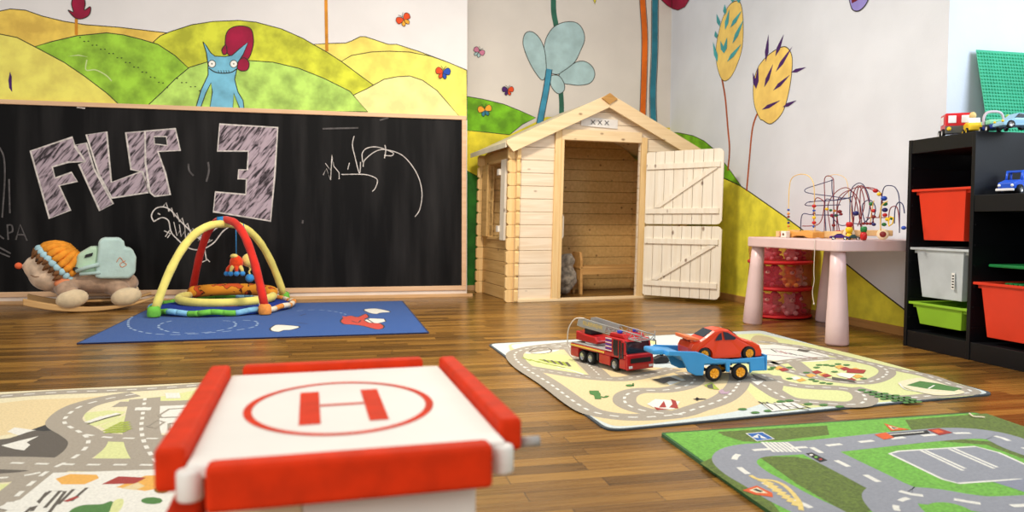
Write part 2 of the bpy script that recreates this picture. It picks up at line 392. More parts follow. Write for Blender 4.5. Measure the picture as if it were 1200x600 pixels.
# --- right wall with the wheat plants, and its return beside the window niche
mb = MB().use(wall_r).bx(XR, XR+.9, YE, 6.2, 0, 2.7)
P = Paint(mb, 0, XR, -1, .00012, clip=[(1, YE+.001, YN-.001), (2, .001, 2.7)])
P.fill(h['meadow'], [(787, 155), (795, 155.5), (812, 159), (825, 165), (838, 176), (846, 187), (858, 203), (868, 217), (868, 380), (787, 380)], line=ink)
P.fill(h['citron'], [(787, 200), (800, 200), (830, 202), (842, 206), (860, 214), (868, 218), (880, 226), (900, 240), (920, 254), (960, 284), (1000, 316), (1030, 340), (1059, 362), (1075, 376), (1075, 420), (787, 380)], line=ink, lw=.008)
P.line(h['bark'], [(846, 92), (850, 115), (853, 150), (855, 175), (853, 200)], .022); P.line(h['bark'], [(889, 130), (882, 150), (878, 190), (875, 224)], .02)
P.fill(h['wheat'], [(847, 94), (841, 80), (839, 60), (843, 35), (851, 12), (860, 2), (868, 4), (871, 25), (870, 55), (863, 78), (855, 92)], True, ink)
P.fill(h['wheat'], [(890, 138), (884, 122), (883, 100), (888, 80), (898, 67), (910, 58), (921, 55), (928, 65), (928, 85), (924, 110), (917, 132), (904, 145), (894, 141)], True, ink)
def slivers(P, m, L, ox, oy, s):
    for (a, b), (c, d) in L:
        x0, y0, x1, y1 = ox+a/s, oy+b/s, ox+c/s, oy+d/s; dx, dy = x1-x0, y1-y0; l = math.hypot(dx, dy); nx, ny = -dy/l*2.2, dx/l*2.2
        P.fill(m, [(x0, y0), (x0+dx*.35+nx*.6, y0+dy*.35+ny*.6), (x0+dx*.65+nx, y0+dy*.65+ny), (x1, y1), (x0+dx*.65-nx, y0+dy*.65-ny), (x0+dx*.35-nx*.6, y0+dy*.35-ny*.6)])
slivers(P, h['violet'], [((403, 160), (390, 290)), ((475, 160), (435, 265)), ((515, 218), (437, 338)), ((580, 315), (508, 340)), ((505, 350), (425, 425)), ((425, 300), (383, 410)), ((355, 310), (345, 418)), ((330, 340), (345, 415)), ((460, 470), (372, 515)), ((535, 470), (470, 503))], 800, 0, 4)
slivers(P, h['turq'], [((160, 65), (175, 125)), ((198, 20), (200, 70)), ((220, 45), (200, 140)), ((278, 50), (225, 130)), ((288, 90), (235, 205)), ((178, 190), (195, 250)), ((210, 175), (195, 250)), ((143, 195), (165, 292)), ((278, 205), (210, 290)), ((155, 145), (160, 180)), ((235, -20), (235, 12)), ((268, -25), (262, 15))], 800, 0, 4)
P.fill(h['lilac'], [(997, -8), (998, 8), (1003, 13), (1010, 11), (1017, 2), (1018, -8)], True, ink)
P.fill(h['maroon'], [(998, -6), (999, 4), (1003, 2), (1008, -1), (1009, -8)])
P.fill(h['crimson'], [(786, -14), (788, 10), (795, 12), (803, 8), (808, 0), (809, -12)], line=ink)
struct(mb, 'wall_right', bevel=-1)
# window niche: thin outer wall with the window opening beyond the frame
mb = MB().use(wall_r).bx(3.45, 3.6, -.2, YE, 0, .85).bx(3.45, 3.6, -.2, YE, 2.4, 2.7).bx(3.45, 3.6, 2.5, YE, .85, 2.4).bx(3.45, 3.6, -.2, .2, .85, 2.4)
struct(mb, 'wall_niche', bevel=-1)
mw = mat('white_lacquer', (238, 236, 232), .4)
wood_trim = wood('baseboard_wood', (206, 160, 112), (232, 190, 140), 0, .45, False)
cream = mat('trim_cream', (232, 220, 208), .6, .03)
struct(MB().use(cream).bx(-3.6, .858, YB-.012, YB-.0005, .022, .052).use(wood_trim).bx(-3.6, .9, YB-.03, YB-.0005, 0, .022), 'baseboard_left')
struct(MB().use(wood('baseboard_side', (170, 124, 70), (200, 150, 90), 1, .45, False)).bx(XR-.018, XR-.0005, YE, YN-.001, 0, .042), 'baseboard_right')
struct(MB().use(wood_trim).bx(.862, XR-.02, YN-.016, YN-.0005, 0, .04), 'baseboard_back')

# ================================================================== BLACKBOARD
bb = thing('blackboard', 'large wall blackboard in a thin light wood frame covered in chalk drawings', 'blackboard', (-1.0, YB, .08))
BZ0, BZ1, BX0, BX1 = .082, 1.322, -3.2, .818
def board_material():
    m = bpy.data.materials.new('slate'); m.use_nodes = True; N = m.node_tree.nodes; L = m.node_tree.links
    b = N['Principled BSDF']; b.inputs['Roughness'].default_value = .55; b.inputs['Specular IOR Level'].default_value = .13
    tc = N.new('ShaderNodeTexCoord'); mp = N.new('ShaderNodeMapping'); mp.inputs['Scale'].default_value = (6, 1, .7); L.new(tc.outputs['Object'], mp.inputs[0])
    n = N.new('ShaderNodeTexNoise'); n.inputs['Scale'].default_value = 1.4; n.inputs['Detail'].default_value = 7; L.new(mp.outputs[0], n.inputs['Vector'])
    r = N.new('ShaderNodeValToRGB'); r.color_ramp.elements[0].position = .42; r.color_ramp.elements[0].color = rgb((12, 11, 12)); r.color_ramp.elements[1].position = .8; r.color_ramp.elements[1].color = rgb((44, 42, 42))
    L.new(n.outputs['Fac'], r.inputs[0]); L.new(r.outputs[0], b.inputs['Base Color']); return m
def wl_(o, v): return Vector(v)-Vector(o)
O = (-1.0, YB, .08)
mb = MB().use(board_material()).bx(BX0, BX1, YB-.008, YB-.0045, BZ0, BZ1); ob = mb.build('board_surface', bb); ob.matrix_parent_inverse = Matrix.Translation(-Vector(O))
fm = wood('frame_wood', (226, 182, 140), (240, 202, 164), 0, .5, False)
for (a, b_, c, d, n) in ((BX0-.03, BX1+.034, BZ1, BZ1+.03, 'frame_rail'), (BX0-.03, BX1+.034, BZ0-.034, BZ0, 'frame_rail'), (BX0-.03, BX0, BZ0, BZ1, 'frame_stile'), (BX1, BX1+.034, BZ0, BZ1, 'frame_stile')):
    o = MB().use(fm).bx(a, b_, YB-.022, YB-.0045, c, d).build(n, bb, .003); o.matrix_parent_inverse = Matrix.Translation(-Vector(O))
def chalk_fill():
    m = bpy.data.materials.new('chalk_hatching'); m.use_nodes = True; N = m.node_tree.nodes; L = m.node_tree.links
    b = N['Principled BSDF']; b.inputs['Roughness'].default_value = .95; b.inputs['Specular IOR Level'].default_value = .1
    tc = N.new('ShaderNodeTexCoord'); m0 = N.new('ShaderNodeMapping'); m0.inputs['Rotation'].default_value = (0, R(52), 0); L.new(tc.outputs['Object'], m0.inputs[0])
    mp = N.new('ShaderNodeMapping'); mp.inputs['Scale'].default_value = (10, 1, 62); L.new(m0.outputs[0], mp.inputs[0])
    n = N.new('ShaderNodeTexNoise'); n.inputs['Scale'].default_value = 1; n.inputs['Detail'].default_value = 4; n.inputs['Distortion'].default_value = .7; L.new(mp.outputs[0], n.inputs['Vector'])
    r = N.new('ShaderNodeValToRGB'); r.color_ramp.elements[0].position = .38; r.color_ramp.elements[0].color = rgb((62, 56, 60)); r.color_ramp.elements[1].position = .56; r.color_ramp.elements[1].color = rgb((186, 168, 178))
    L.new(n.outputs['Fac'], r.inputs[0]); L.new(r.outputs[0], b.inputs['Base Color']); return m
ch = chalk_fill(); cw = mat('chalk_white', (214, 206, 200), .95, .12, 40); cf = mat('chalk_faint', (92, 88, 88), .95, .15, 40); black = mat('slate_gap', (24, 22, 24), .6)
mb = MB(); P = Paint(mb, 1, YB-.008, -1, .0001)
def z6(L): return [(a/4, 130+b/4) for a, b in L]
def z8(L): return [(280+a/4, 130+b/4) for a, b in L]
letters = [z6([(143, 188), (340, 123), (352, 170), (400, 237), (320, 240), (245, 262), (258, 315), (335, 288), (362, 330), (277, 350), (330, 465), (232, 505)]),
  z6([(352, 160), (405, 150), (440, 270), (530, 435), (468, 468), (370, 250), (400, 238)]),
  z6([(405, 112), (500, 98), (522, 335), (665, 283), (697, 382), (525, 408), (465, 300)]),
  z6([(590, 102), (680, 95), (682, 220), (700, 385), (670, 285), (615, 275)]),
  z6([(680, 95), (822, 83), (845, 185), (740, 190), (775, 290), (798, 392), (725, 400), (703, 382), (682, 240)]),
  [(257.5, 145.5), (325.5, 149.5), (322, 205), (317, 259), (250, 248), (252.5, 225), (288, 228), (289, 210), (279, 209.5), (280, 199), (290, 199), (291, 177), (255, 177)]]
for q in letters: P.fill(ch, q, line=cw, lw=.012)
P.fill(black, z6([(722, 120), (780, 120), (785, 162), (725, 155)]), line=cw, lw=.009)
P.line(cw, [(90, 125.5), (100, 127)], .01)
# dinosaur
P.line(cw, z6([(722, 520), (710, 490), (730, 458), (765, 450), (800, 465), (840, 510), (880, 550), (920, 590), (960, 600), (1000, 560), (1050, 530), (1085, 520)]), .008)
P.line(cw, z6([(722, 518), (760, 500), (790, 515), (800, 560), (820, 590), (880, 640), (940, 650), (1000, 620), (1040, 570), (1070, 545)]), .008)
for k in range(7):
    x = 765+k*25; y = 448+k*24; P.line(cw, z6([(x, y), (x+14, y-18), (x+26, y+20)]), .006, False)
P.line(cw, z6([(770, 562), (800, 575), (785, 595)]), .007, False); P.line(cw, z6([(795, 560), (775, 590)]), .006); P.line(cw, [(240, 292), (242, 305), (237, 307)], .008, False); P.line(cw, [(242, 303), (246, 307)], .007)
for k in range(8): P.line(cw, z6([(815+k*26, 520+k*12), (830+k*20, 585+k*5), (845+k*20, 560+k*6)]), .005, False)
P.line(cw, z6([(740, 480), (752, 486)]), .008)
# scribble on the right
P.line(cw, z8([(480, 298), (565, 297), (610, 302), (648, 322), (640, 360), (625, 378)]), .006)
P.line(cw, z8([(540, 118), (532, 160), (545, 220), (565, 293), (570, 240)]), .006)
P.line(cw, z8([(582, 262), (590, 230), (640, 190), (690, 182), (760, 205), (810, 255), (845, 320), (858, 390), (848, 460), (825, 496)]), .006)
P.line(cw, z8([(580, 240), (578, 200), (600, 175), (650, 170), (720, 195), (715, 210), (680, 208)]), .006)
P.line(cw, z8([(684, 160), (688, 185), (682, 222)]), .007)
P.line(cw, z8([(395, 300), (410, 270), (430, 325), (436, 205), (445, 260), (470, 290), (470, 320)]), .005, False); P.line(cw, z8([(405, 245), (430, 280), (438, 225)]), .005, False); P.line(cw, z8([(518, 243), (510, 275)]), .005)
# faint marks at the left edge
for q in ([(9, 263), (10, 281)], [(9, 264), (14, 264), (15, 271), (10, 273)], [(19, 281), (24, 263), (32, 282)], [(21, 275), (29, 275)], [(0, 276), (5, 280)], [(0, 173), (5, 185), (6, 210), (3, 255)], [(11, 210), (12, 250)], [(0, 290), (13, 297)], [(0, 296), (12, 301)]): P.line(cf, q, .01, len(q) > 3)
for q in ([(221, 192), (222, 200), (227, 206)], [(244, 190), (245, 200), (242, 213)], [(378, 151), (420, 150)], [(445, 141), (455, 138)], [(355, 258), (354.5, 262)]): P.line(cf, q, .012)
o = mb.build('chalk_drawings', bb, bevel=-1); o.matrix_parent_inverse = Matrix.Translation(-Vector(O)); o['label'] = 'white and pink chalk lettering FILIP 3 with a dinosaur and scribbles'

# ================================================================== PLAYHOUSE
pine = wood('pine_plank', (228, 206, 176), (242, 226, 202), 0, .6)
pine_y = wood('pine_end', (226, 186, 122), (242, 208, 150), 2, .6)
pine_d = wood('pine_dimmed', (200, 160, 98), (222, 184, 122), 1, .6)  # yellowish pine, deepened so the house's dim warm interior is in the colour
pine_w = wood('pine_white', (236, 224, 202), (246, 238, 222), 2, .6)
pine_b = wood('pine_board', (228, 198, 152), (240, 214, 172), 0, .6)
HW, HD, HB, NB = 1.34, .74, .0905, 12
ph = thing('playhouse', 'pale unpainted wooden playhouse with gabled roof and open stable door in the corner', 'playhouse', (1.105, 4.985, 0), R(6.5))
SH = .022                                     # the flat-pack house stands slightly racked
def rack(mb):
    for v in mb.v: v.x += SH*v.z
    return mb
def hp(mb, name, bevel=.003, parent=ph, **k): return rack(mb).build(name, parent, bevel, **k)
DX0, DX1, DZ = .335, .965, 1.145
gable0, PK = NB*HB, 1.445
def roofz(x): return PK-abs(x-HW/2)*.475      # underside of the roof
# front wall: planks left and right of the door, gable planks
mb = MB().use(pine)
for i in range(NB):
    z0, z1 = i*HB+.0012, (i+1)*HB-.0012
    mb.bx(0, DX0, 0, .028, z0, z1); mb.bx(DX1, HW, 0, .028, z0, z1)
for i in range(NB, 17):
    z0, z1 = i*HB+.0012, (i+1)*HB-.0012
    def half(z): return max(0, (PK-z)/.475)
    a, b_ = min(half(z0), HW/2), min(half(min(z1, PK)), HW/2)
    if i == NB:
        z1 = DZ+.03; b_ = min(half(z1), HW/2)
        mb.prism([(HW/2-a, z0), (DX0, z0), (DX0, z1), (HW/2-b_, z1)], (0, 0, 0), (1, 0, 0), (0, 0, 1), (0, .028, 0)).prism([(DX1, z0), (HW/2+a, z0), (HW/2+b_, z1), (DX1, z1)], (0, 0, 0), (1, 0, 0), (0, 0, 1), (0, .028, 0))
    elif a > .02: mb.prism([(HW/2-a, z0), (HW/2+a, z0), (HW/2+b_, min(z1, PK)), (HW/2-b_, min(z1, PK))], (0, 0, 0), (1, 0, 0), (0, 0, 1), (0, .028, 0))
hp(mb, 'front_wall')
mb = MB().use(pine_d)
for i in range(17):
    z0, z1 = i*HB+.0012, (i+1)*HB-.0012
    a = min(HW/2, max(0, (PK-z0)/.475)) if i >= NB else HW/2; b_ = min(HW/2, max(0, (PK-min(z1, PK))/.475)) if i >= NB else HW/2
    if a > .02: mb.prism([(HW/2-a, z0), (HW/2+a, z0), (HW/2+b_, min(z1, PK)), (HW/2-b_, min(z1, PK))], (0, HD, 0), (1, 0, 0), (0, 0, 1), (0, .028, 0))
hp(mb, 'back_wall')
WY0, WY1, WZ0, WZ1 = .17, .60, .45, 1.0
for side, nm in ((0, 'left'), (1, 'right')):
    mb = MB().use(pine_d); x0 = 0 if not side else HW-.028
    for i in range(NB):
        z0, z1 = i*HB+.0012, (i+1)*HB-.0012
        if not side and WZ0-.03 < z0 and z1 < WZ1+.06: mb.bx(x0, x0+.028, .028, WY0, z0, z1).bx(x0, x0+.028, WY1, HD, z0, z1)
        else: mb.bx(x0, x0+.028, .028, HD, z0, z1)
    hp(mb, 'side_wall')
# crossed plank ends at the corners: scalloped outline
def ends(x, y, dx, dy, name='corner_ends'):
    mb = MB().use(pine_y)
    for i in range(NB):
        z0, z1 = i*HB, (i+1)*HB; L = .055; c = .013
        if dx: mb.prism([(0, z0+.001), (dx*(L-c), z0+.001), (dx*L, z0+c), (dx*L, z1-c), (dx*(L-c), z1-.001), (0, z1-.001)], (x, y, 0), (1, 0, 0), (0, 0, 1), (0, .028, 0))
        else: mb.prism([(0, z0+.001), (dy*(L-c)*.55, z0+.001), (dy*L*.55, z0+c), (dy*L*.55, z1-c), (dy*(L-c)*.55, z1-.001), (0, z1-.001)], (x, y, 0), (0, 1, 0), (0, 0, 1), (.028, 0, 0))
    hp(mb, name, .002)
ends(-.0005, 0, -1, 0); ends(-.0005, HD, -1, 0); ends(HW+.0005, 0, 1, 0); ends(HW+.0005, HD, 1, 0)
ends(0.0005, -.0005, 0, -1); ends(HW-.0285, -.0005, 0, -1)
# notches of the crossed planks, their shadows put in as small dark blocks
for i in range(1, NB): hp(MB().use(mat('notch_shade', (60, 38, 20), .9)).bx(.027, .036, -.004, .002, i*HB-.005, i*HB+.005), 'notch_shadow', 0)
# roof slabs with the boards under them, verge boards, ridge diamond
rm = wood('roof_board', (222, 204, 168), (236, 220, 190), 1, .6); felt = mat('roof_edge', (216, 208, 186), .7, .05)
OV, FY, BY = .085, -.075, HD+.09
for sd in (-1, 1):
    mb = MB().use(rm); cx = HW/2; nx = 8
    e = (HW/2+OV)
    for k in range(nx):
        t0, t1 = k/nx, (k+1)/nx
        xa, xb = cx+sd*e*t0, cx+sd*(e*t1-.002)
        za, zb = PK-abs(xa-cx)*.475, PK-abs(xb-cx)*.475
        mb.prism([(xa, za), (xb, zb), (xb, zb+.02), (xa, za+.02)], (0, FY+.02, 0), (1, 0, 0), (0, 0, 1), (0, BY-FY-.02, 0))
    hp(mb, 'roof_panel', 0)
    mb = MB().use(pine_b)
    hgt = .098; xe = cx+sd*(e+.01); ze = PK-(e+.01)*.475
    top = lambda x: PK+.034-abs(x-cx)*.475
    mb.prism([(cx, top(cx)), (xe, top(xe)), (xe+(0 if sd < 0 else 0), top(xe)-.02), (xe-sd*.05, top(xe-sd*.05)-hgt), (cx, top(cx)-hgt)], (0, FY, 0), (1, 0, 0), (0, 0, 1), (0, .02, 0))
    hp(mb, 'verge_board', .002)
    mb = MB().use(felt); xg = cx+sd*(e+.001); zg = PK-e*.475
    mb.prism([(xg, zg-.012), (xg+sd*.012, zg-.016), (xg+sd*.012, zg+.02), (xg, zg+.024)], (0, FY+.02, 0), (1, 0, 0), (0, 0, 1), (0, BY-FY-.02, 0))
    hp(mb, 'eave_strip', .001)
dm = wood('ridge_wood', (176, 128, 66), (198, 150, 84), 0, .6, False); zc = PK+.034-.052
o = hp(MB().use(dm).prism([(-.062, 0), (0, -.040), (.062, 0), (0, .040)], (HW/2-.006, FY-.014, zc+.014), (1, 0, 0), (0, 0, 1), (0, .0135, 0)), 'ridge_plate', .002)
o['label'] = 'darker diamond plate on the ridge'
# door frame
fr = wood('door_frame_wood', (224, 186, 126), (240, 208, 154), 2, .6)
hp(MB().use(fr).bx(DX0-.05, DX0-.004, -.022, -.001, 0, DZ+.075), 'door_post')
hp(MB().use(fr).bx(DX0-.004, DX0+.018, -.024, .04, .02, DZ), 'door_post')
hp(MB().use(fr).bx(DX1+.002, DX1+.05, -.022, -.001, 0, DZ+.04), 'door_post')
hp(MB().use(pine_b).bx(DX0-.004, DX1+.002, -.024, .034, DZ, DZ+.075), 'door_lintel')
hp(MB().use(pine_b).bx(.03, HW, -.025, .034, 0, .02), 'door_sill')
o = hp(MB().use(pine_w).prism([(0, 0), (.018, .0), (.03, .02), (.03, .16), (.018, .18), (0, .18)], (DX0+.018, .02, .44), (1, 0, 0), (0, 0, 1), (0, .016, 0)), 'door_stop', .003)
# stable door leaves, swung wide open to the right
def leaf(z0, z1, ang, name):
    Wd = .585; r = .035
    M = Matrix.Translation((DX1+.03, -.045, 0)) @ Matrix.Rotation(ang, 4, 'Z')
    def fin(mb, nm, par, bev=.002):
        mb.v = [M @ v for v in mb.v]; return rack(mb).build(nm, par, bev)
    def out(x): # rounded outline heights at x
        f = 0
        for xc in (r*.5, Wd-r):
            pass
        if x > Wd-r: f = r-math.sqrt(max(0, r*r-(x-(Wd-r))**2))
        if x < r*.45: f = max(f, r*.45-math.sqrt(max(0, (r*.45)**2-(x-r*.45)**2)))
        return f
    n = 8; pw = Wd/n; mb = MB().use(pine_w)
    for k in range(n):
        xs = [k*pw+.0015+(pw-.003)*j/4 for j in range(5)]
        poly = [(x, z0+out(x)) for x in xs]+[(x, z1-out(x)) for x in reversed(xs)]
        mb.prism(poly, (0, 0, 0), (1, 0, 0), (0, 0, 1), (0, .014, 0))
    lf = fin(mb, 'door_leaf', ph, .0015)
    rh = .038
    fin(MB().use(pine_w).bx(.01, Wd-.02, -.014, -.0005, z0+.075, z0+.075+rh), 'door_rail', lf)
    fin(MB().use(pine_w).bx(.01, Wd-.02, -.014, -.0005, z1-.09-rh, z1-.09), 'door_rail', lf)
    a = Vector((.07, 0, z0+.075+rh+.004)); b_ = Vector((Wd-.04, 0, z1-.09-rh-.004)); d = (b_-a).normalized(); q = Vector((-d.z, 0, d.x))*.036
    fin(MB().use(pine_w).prism([(a.x, a.z), (a.x+.05, a.z), (b_.x, b_.z-.004), (b_.x, b_.z), (b_.x-.05, b_.z)], (0, -.014, 0), (1, 0, 0), (0, 0, 1), (0, .0135, 0)), 'door_brace', lf, .001)
    return lf
l1 = leaf(.552, 1.075, R(-56), 'upper'); l1['label'] = 'upper half of the stable door'
l2 = leaf(.03, .538, R(-55), 'lower'); l2['label'] = 'lower half of the stable door'
# side window: frame, two shutters standing open, small white stops
hp(MB().use(pine_d).bx(-.012, .034, WY0-.02, WY0, WZ0-.02, WZ1+.02).bx(-.012, .034, WY1, WY1+.02, WZ0-.02, WZ1+.02).bx(-.012, .034, WY0, WY1, WZ0-.02, WZ0).bx(-.012, .034, WY0, WY1, WZ1, WZ1+.02), 'window_frame')
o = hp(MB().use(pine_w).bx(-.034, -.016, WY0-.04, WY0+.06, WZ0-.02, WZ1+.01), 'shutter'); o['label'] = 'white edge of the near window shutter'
mb = MB().use(pine_d)
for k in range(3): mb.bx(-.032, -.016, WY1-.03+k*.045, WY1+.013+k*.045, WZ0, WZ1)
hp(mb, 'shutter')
hp(MB().use(mat('stop_white', (236, 228, 214), .5)).bx(-.05, -.034, WY0+.05, WY0+.1, WZ0+.04, WZ0+.085), 'shutter_stop'); hp(MB().use(_m['stop_white']).bx(-.05, -.034, WY0+.05, WY0+.1, WZ1-.1, WZ1-.055), 'shutter_stop')

# paper sign above the door
ps = thing('paper_sign', 'small white paper strip with three crosses pinned above the playhouse door', 'sign', ph.matrix_basis @ Vector((.655, -.006, 1.278)), R(6.5))
mb = MB().use(mat('paper', (228, 224, 218), .7, .03))
pts = []
for i in range(13):
    x = -.145+.29*i/12; pts.append((x, -.0015-.004*math.sin(i/12*math.pi)))
for i in range(12):
    (a, ya), (b_, yb) = pts[i], pts[i+1]; mb.add([(a, ya, -.032), (b_, yb, -.032), (b_, yb, .032), (a, ya, .032), (a, ya+.001, -.032), (b_, yb+.001, -.032), (b_, yb+.001, .032), (a, ya+.001, .032)], [(0, 1, 2, 3), (7, 6, 5, 4), (0, 4, 5, 1), (3, 2, 6, 7)] + ([(0, 3, 7, 4)] if i == 0 else []) + ([(1, 5, 6, 2)] if i == 11 else []))
sheet = mb.build('sheet', ps, 0); sheet.rotation_euler = (0, R(2), 0)
t = text_mesh('X X X', .046, mat('pen', (40, 40, 48), .7), 'lettering', ps, Matrix.Translation((.0, -.0075, -.001)) @ Matrix.Rotation(R(90), 4, 'X') @ Matrix.Scale(1.2, 4, (1, 0, 0)))

# bench and blanket inside the house
dw = wood('bench_wood', (196, 146, 84), (216, 168, 104), 0, .55)
bn = thing('bench', 'small plain wooden bench standing inside the playhouse', 'bench', ph.matrix_basis @ Vector((.94, .46, 0)), R(6.5))
MB().use(dw).bx(-.26, .36, -.09, .09, .20, .218).build('seat', bn, .003)
MB().use(dw).bx(-.235, .335, -.088, -.072, .155, .1995).build('apron', bn, .002)
for x in (-.255, .33):
    MB().use(dw).prism([(-.09, 0), (-.06, 0), (-.05, .11), (.05, .11), (.06, 0), (.09, 0), (.09, .27), (.07, .33), (-.07, .33), (-.09, .27)], (x, 0, 0), (0, 1, 0), (0, 0, 1), (.02, 0, 0)).build('end_panel', bn, .003)
bl = mat('blanket_cloth', (168, 158, 142), .95, .25, 30, .1, bump=.8, bscale=45, sheen=.3)
mb = MB().use(bl); bc = ph.matrix_basis @ Vector((.575, .42, .16))
for (dx, dy, dz, a, b_, c) in ((0, 0, -.03, .075, .09, .13), (.03, .02, -.03, .07, .09, .095), (-.04, .0, .05, .06, .08, .07), (.01, -.02, .10, .06, .07, .065)): mb.ell(bc+Vector((dx, dy, dz)), (a, b_, c))
o = mb.build('blanket', remesh=.012, origin=bc-Vector((0, 0, .16)), bevel=-1); tag(o, 'bundled grey patterned blanket propped inside the playhouse beside the bench', 'blanket')
q = o.modifiers.new('fold', 'DISPLACE'); tx = bpy.data.textures.new('fold', 'CLOUDS'); tx.noise_scale = .05; q.texture = tx; q.strength = .03; q.mid_level = .5

# ================================================================== PINK TABLE
pk = mat('pink_plastic', (224, 196, 196), .35, .02, spec=.45)
tb = thing('play_table', 'low pale pink plastic table with round tapered legs under the bead mazes', 'table', (2.432, 3.325, 0), 0)
TL, TW, TZ = .79, .555, .485
mb = MB().use(pk)
def rrect(w, l, r, n=6):
    out = []
    for cx, cy, a0 in ((w/2-r, l/2-r, 0), (-w/2+r, l/2-r, 90), (-w/2+r, -l/2+r, 180), (w/2-r, -l/2+r, 270)):
        for i in range(n+1): a = R(a0+90*i/n); out.append((cx+r*math.cos(a), cy+r*math.sin(a)))
    return out
mb.prism(rrect(TW, TL, .045), (0, 0, TZ-.052), (1, 0, 0), (0, 1, 0), (0, 0, .052)).build('tabletop', tb, .005)
for sx, sy in ((-1, -1), (-1, 1), (1, 1), (1, -1)):
    x, y = sx*(TW/2-.05), sy*(TL/2-.055); fx, fy = x+sx*(.012 if sx < 0 else -.01), y+sy*.025
    a = Vector((fx, fy, 0)); b_ = Vector((x, y, TZ-.053)); 
    MB().use(pk).tube([a, a+(b_-a)*.02, a.lerp(b_, .25), a.lerp(b_, .5), a.lerp(b_, .75), b_], [.047, .052, .049, .043, .037, .033], 24).build('leg', tb)

# ================================================================== MESH BASKET with soft toys under the table
bk = Vector((2.53, 3.96, 0)); 
red = mat('basket_red', (196, 24, 30), .6, .05); mesh_m = mat('basket_net', (196, 44, 60), .7, .08, 30, alpha=.38)
bt = thing('toy_basket', 'round red net basket in three tiers filled with soft toys behind the table leg', 'basket', bk)
for z, rr in ((.012, .008), (.175, .011), (.33, .011), (.47, .008)):
    MB().use(red).tube([(.178*math.cos(a*math.pi/18), .178*math.sin(a*math.pi/18), z) for a in range(36)], rr, 8, True).build('hoop', bt)
    MB().use(red).lathe([(0.001, z), (.176, z), (.176, z+.003), (0.001, z+.003)], n=36).build('tier_floor', bt)
for z0, z1 in ((.02, .17), (.182, .325), (.337, .465)): MB().use(mesh_m).lathe([(.176, z0), (.183, (z0+z1)/2), (.176, z1)], n=36).build('net_wall', bt)
cols = [(214, 120, 130), (222, 168, 168), (190, 60, 70), (226, 190, 172), (150, 60, 76), (230, 150, 60), (236, 214, 196), (208, 130, 140)]
def plush(name, label, c, col, s, rz, col2=None):
    m = mat('plush_%d_%d_%d' % col, col, .95, .12, 25, .1, bump=.5, bscale=120, sheen=.4); d = mat('plush_eye', (20, 18, 18), .3)
    t = thing(name, label, 'soft toy', c, rz, 'soft toys in the red net basket')
    mb = MB().use(m).ell((0, 0, s*.42), (s*.42, s*.36, s*.42)).ell((0, -s*.1, s*.95), (s*.33, s*.3, s*.3))
    for sx in (-1, 1): mb.ell((sx*s*.24, -s*.05, s*1.2), (s*.12, s*.07, s*.13)).ell((sx*s*.4, -s*.2, s*.5), (s*.13, s*.22, s*.12)).ell((sx*s*.25, -s*.36, s*.16), (s*.14, s*.22, s*.14))
    mb.build('body', t)
    m2 = mat('plush_muzzle', (238, 222, 204), .95, .05, 30, .1)
    MB().use(m2).ell((0, -s*.37, s*.9), (s*.14, s*.1, s*.11)).build('muzzle', t)
    MB().use(d).ell((-s*.12, -s*.37, s*1.03), s*.035, nu=8, nv=6).ell((s*.12, -s*.37, s*1.03), s*.035, nu=8, nv=6).ell((0, -s*.46, s*.94), s*.04, nu=8, nv=6).build('eyes_and_nose', t)
    return t
k = 0; tier = ['bottom', 'middle', 'top']
where = ['at the left', 'at the front', 'at the right', 'at the back']; cn = ['rose', 'pale pink', 'dark red', 'beige', 'plum', 'orange', 'cream', 'dusty pink']
for ti, z in enumerate((.018, .182, .340)):
    for j, (dx, dy) in enumerate(((-.10, -.035), (.0, -.10), (.10, -.02), (.01, .08))):
        c = cols[k % 8]; plush('soft_toy', '%s soft toy %s of the %s tier in the red net basket' % (cn[k % 8], where[j], tier[ti]), bk+Vector((dx, dy, z)), c, .10 if ti < 2 else .085, R(-35+25*j)); k += 1
cords = mat('cord_white', (214, 204, 196), .8)
q = [Vector((2.315, 3.13+.02, .487)), Vector((2.288, 3.14, .485)), Vector((2.283, 3.14, .44)), Vector((2.284, 3.142, .35)), Vector((2.276, 3.145, .30)), Vector((2.286, 3.14, .255)), Vector((2.292, 3.142, .22)), Vector((2.278, 3.14, .20))]
def pxp(px, py, Y): return at(px, py, 1, Y)
q = [*[Vector((X_-.0, Y_, Z_)) for X_, Y_, Z_ in ((2.19, 3.08, .4875), (2.152, 3.08, .4875), (2.149, 3.08, .43), (2.149, 3.082, .33), (2.149, 3.078, .29), (2.149, 3.088, .25), (2.149, 3.088, .22), (2.149, 3.076, .18))]]
o = MB().use(cords).tube(cr(q, 6), .0018, 6).ell(q[-1], (.004, .004, .005)).build('pull_cord', origin=q[0]); tag(o, 'thin white string hanging over the edge of the pink table', 'string')

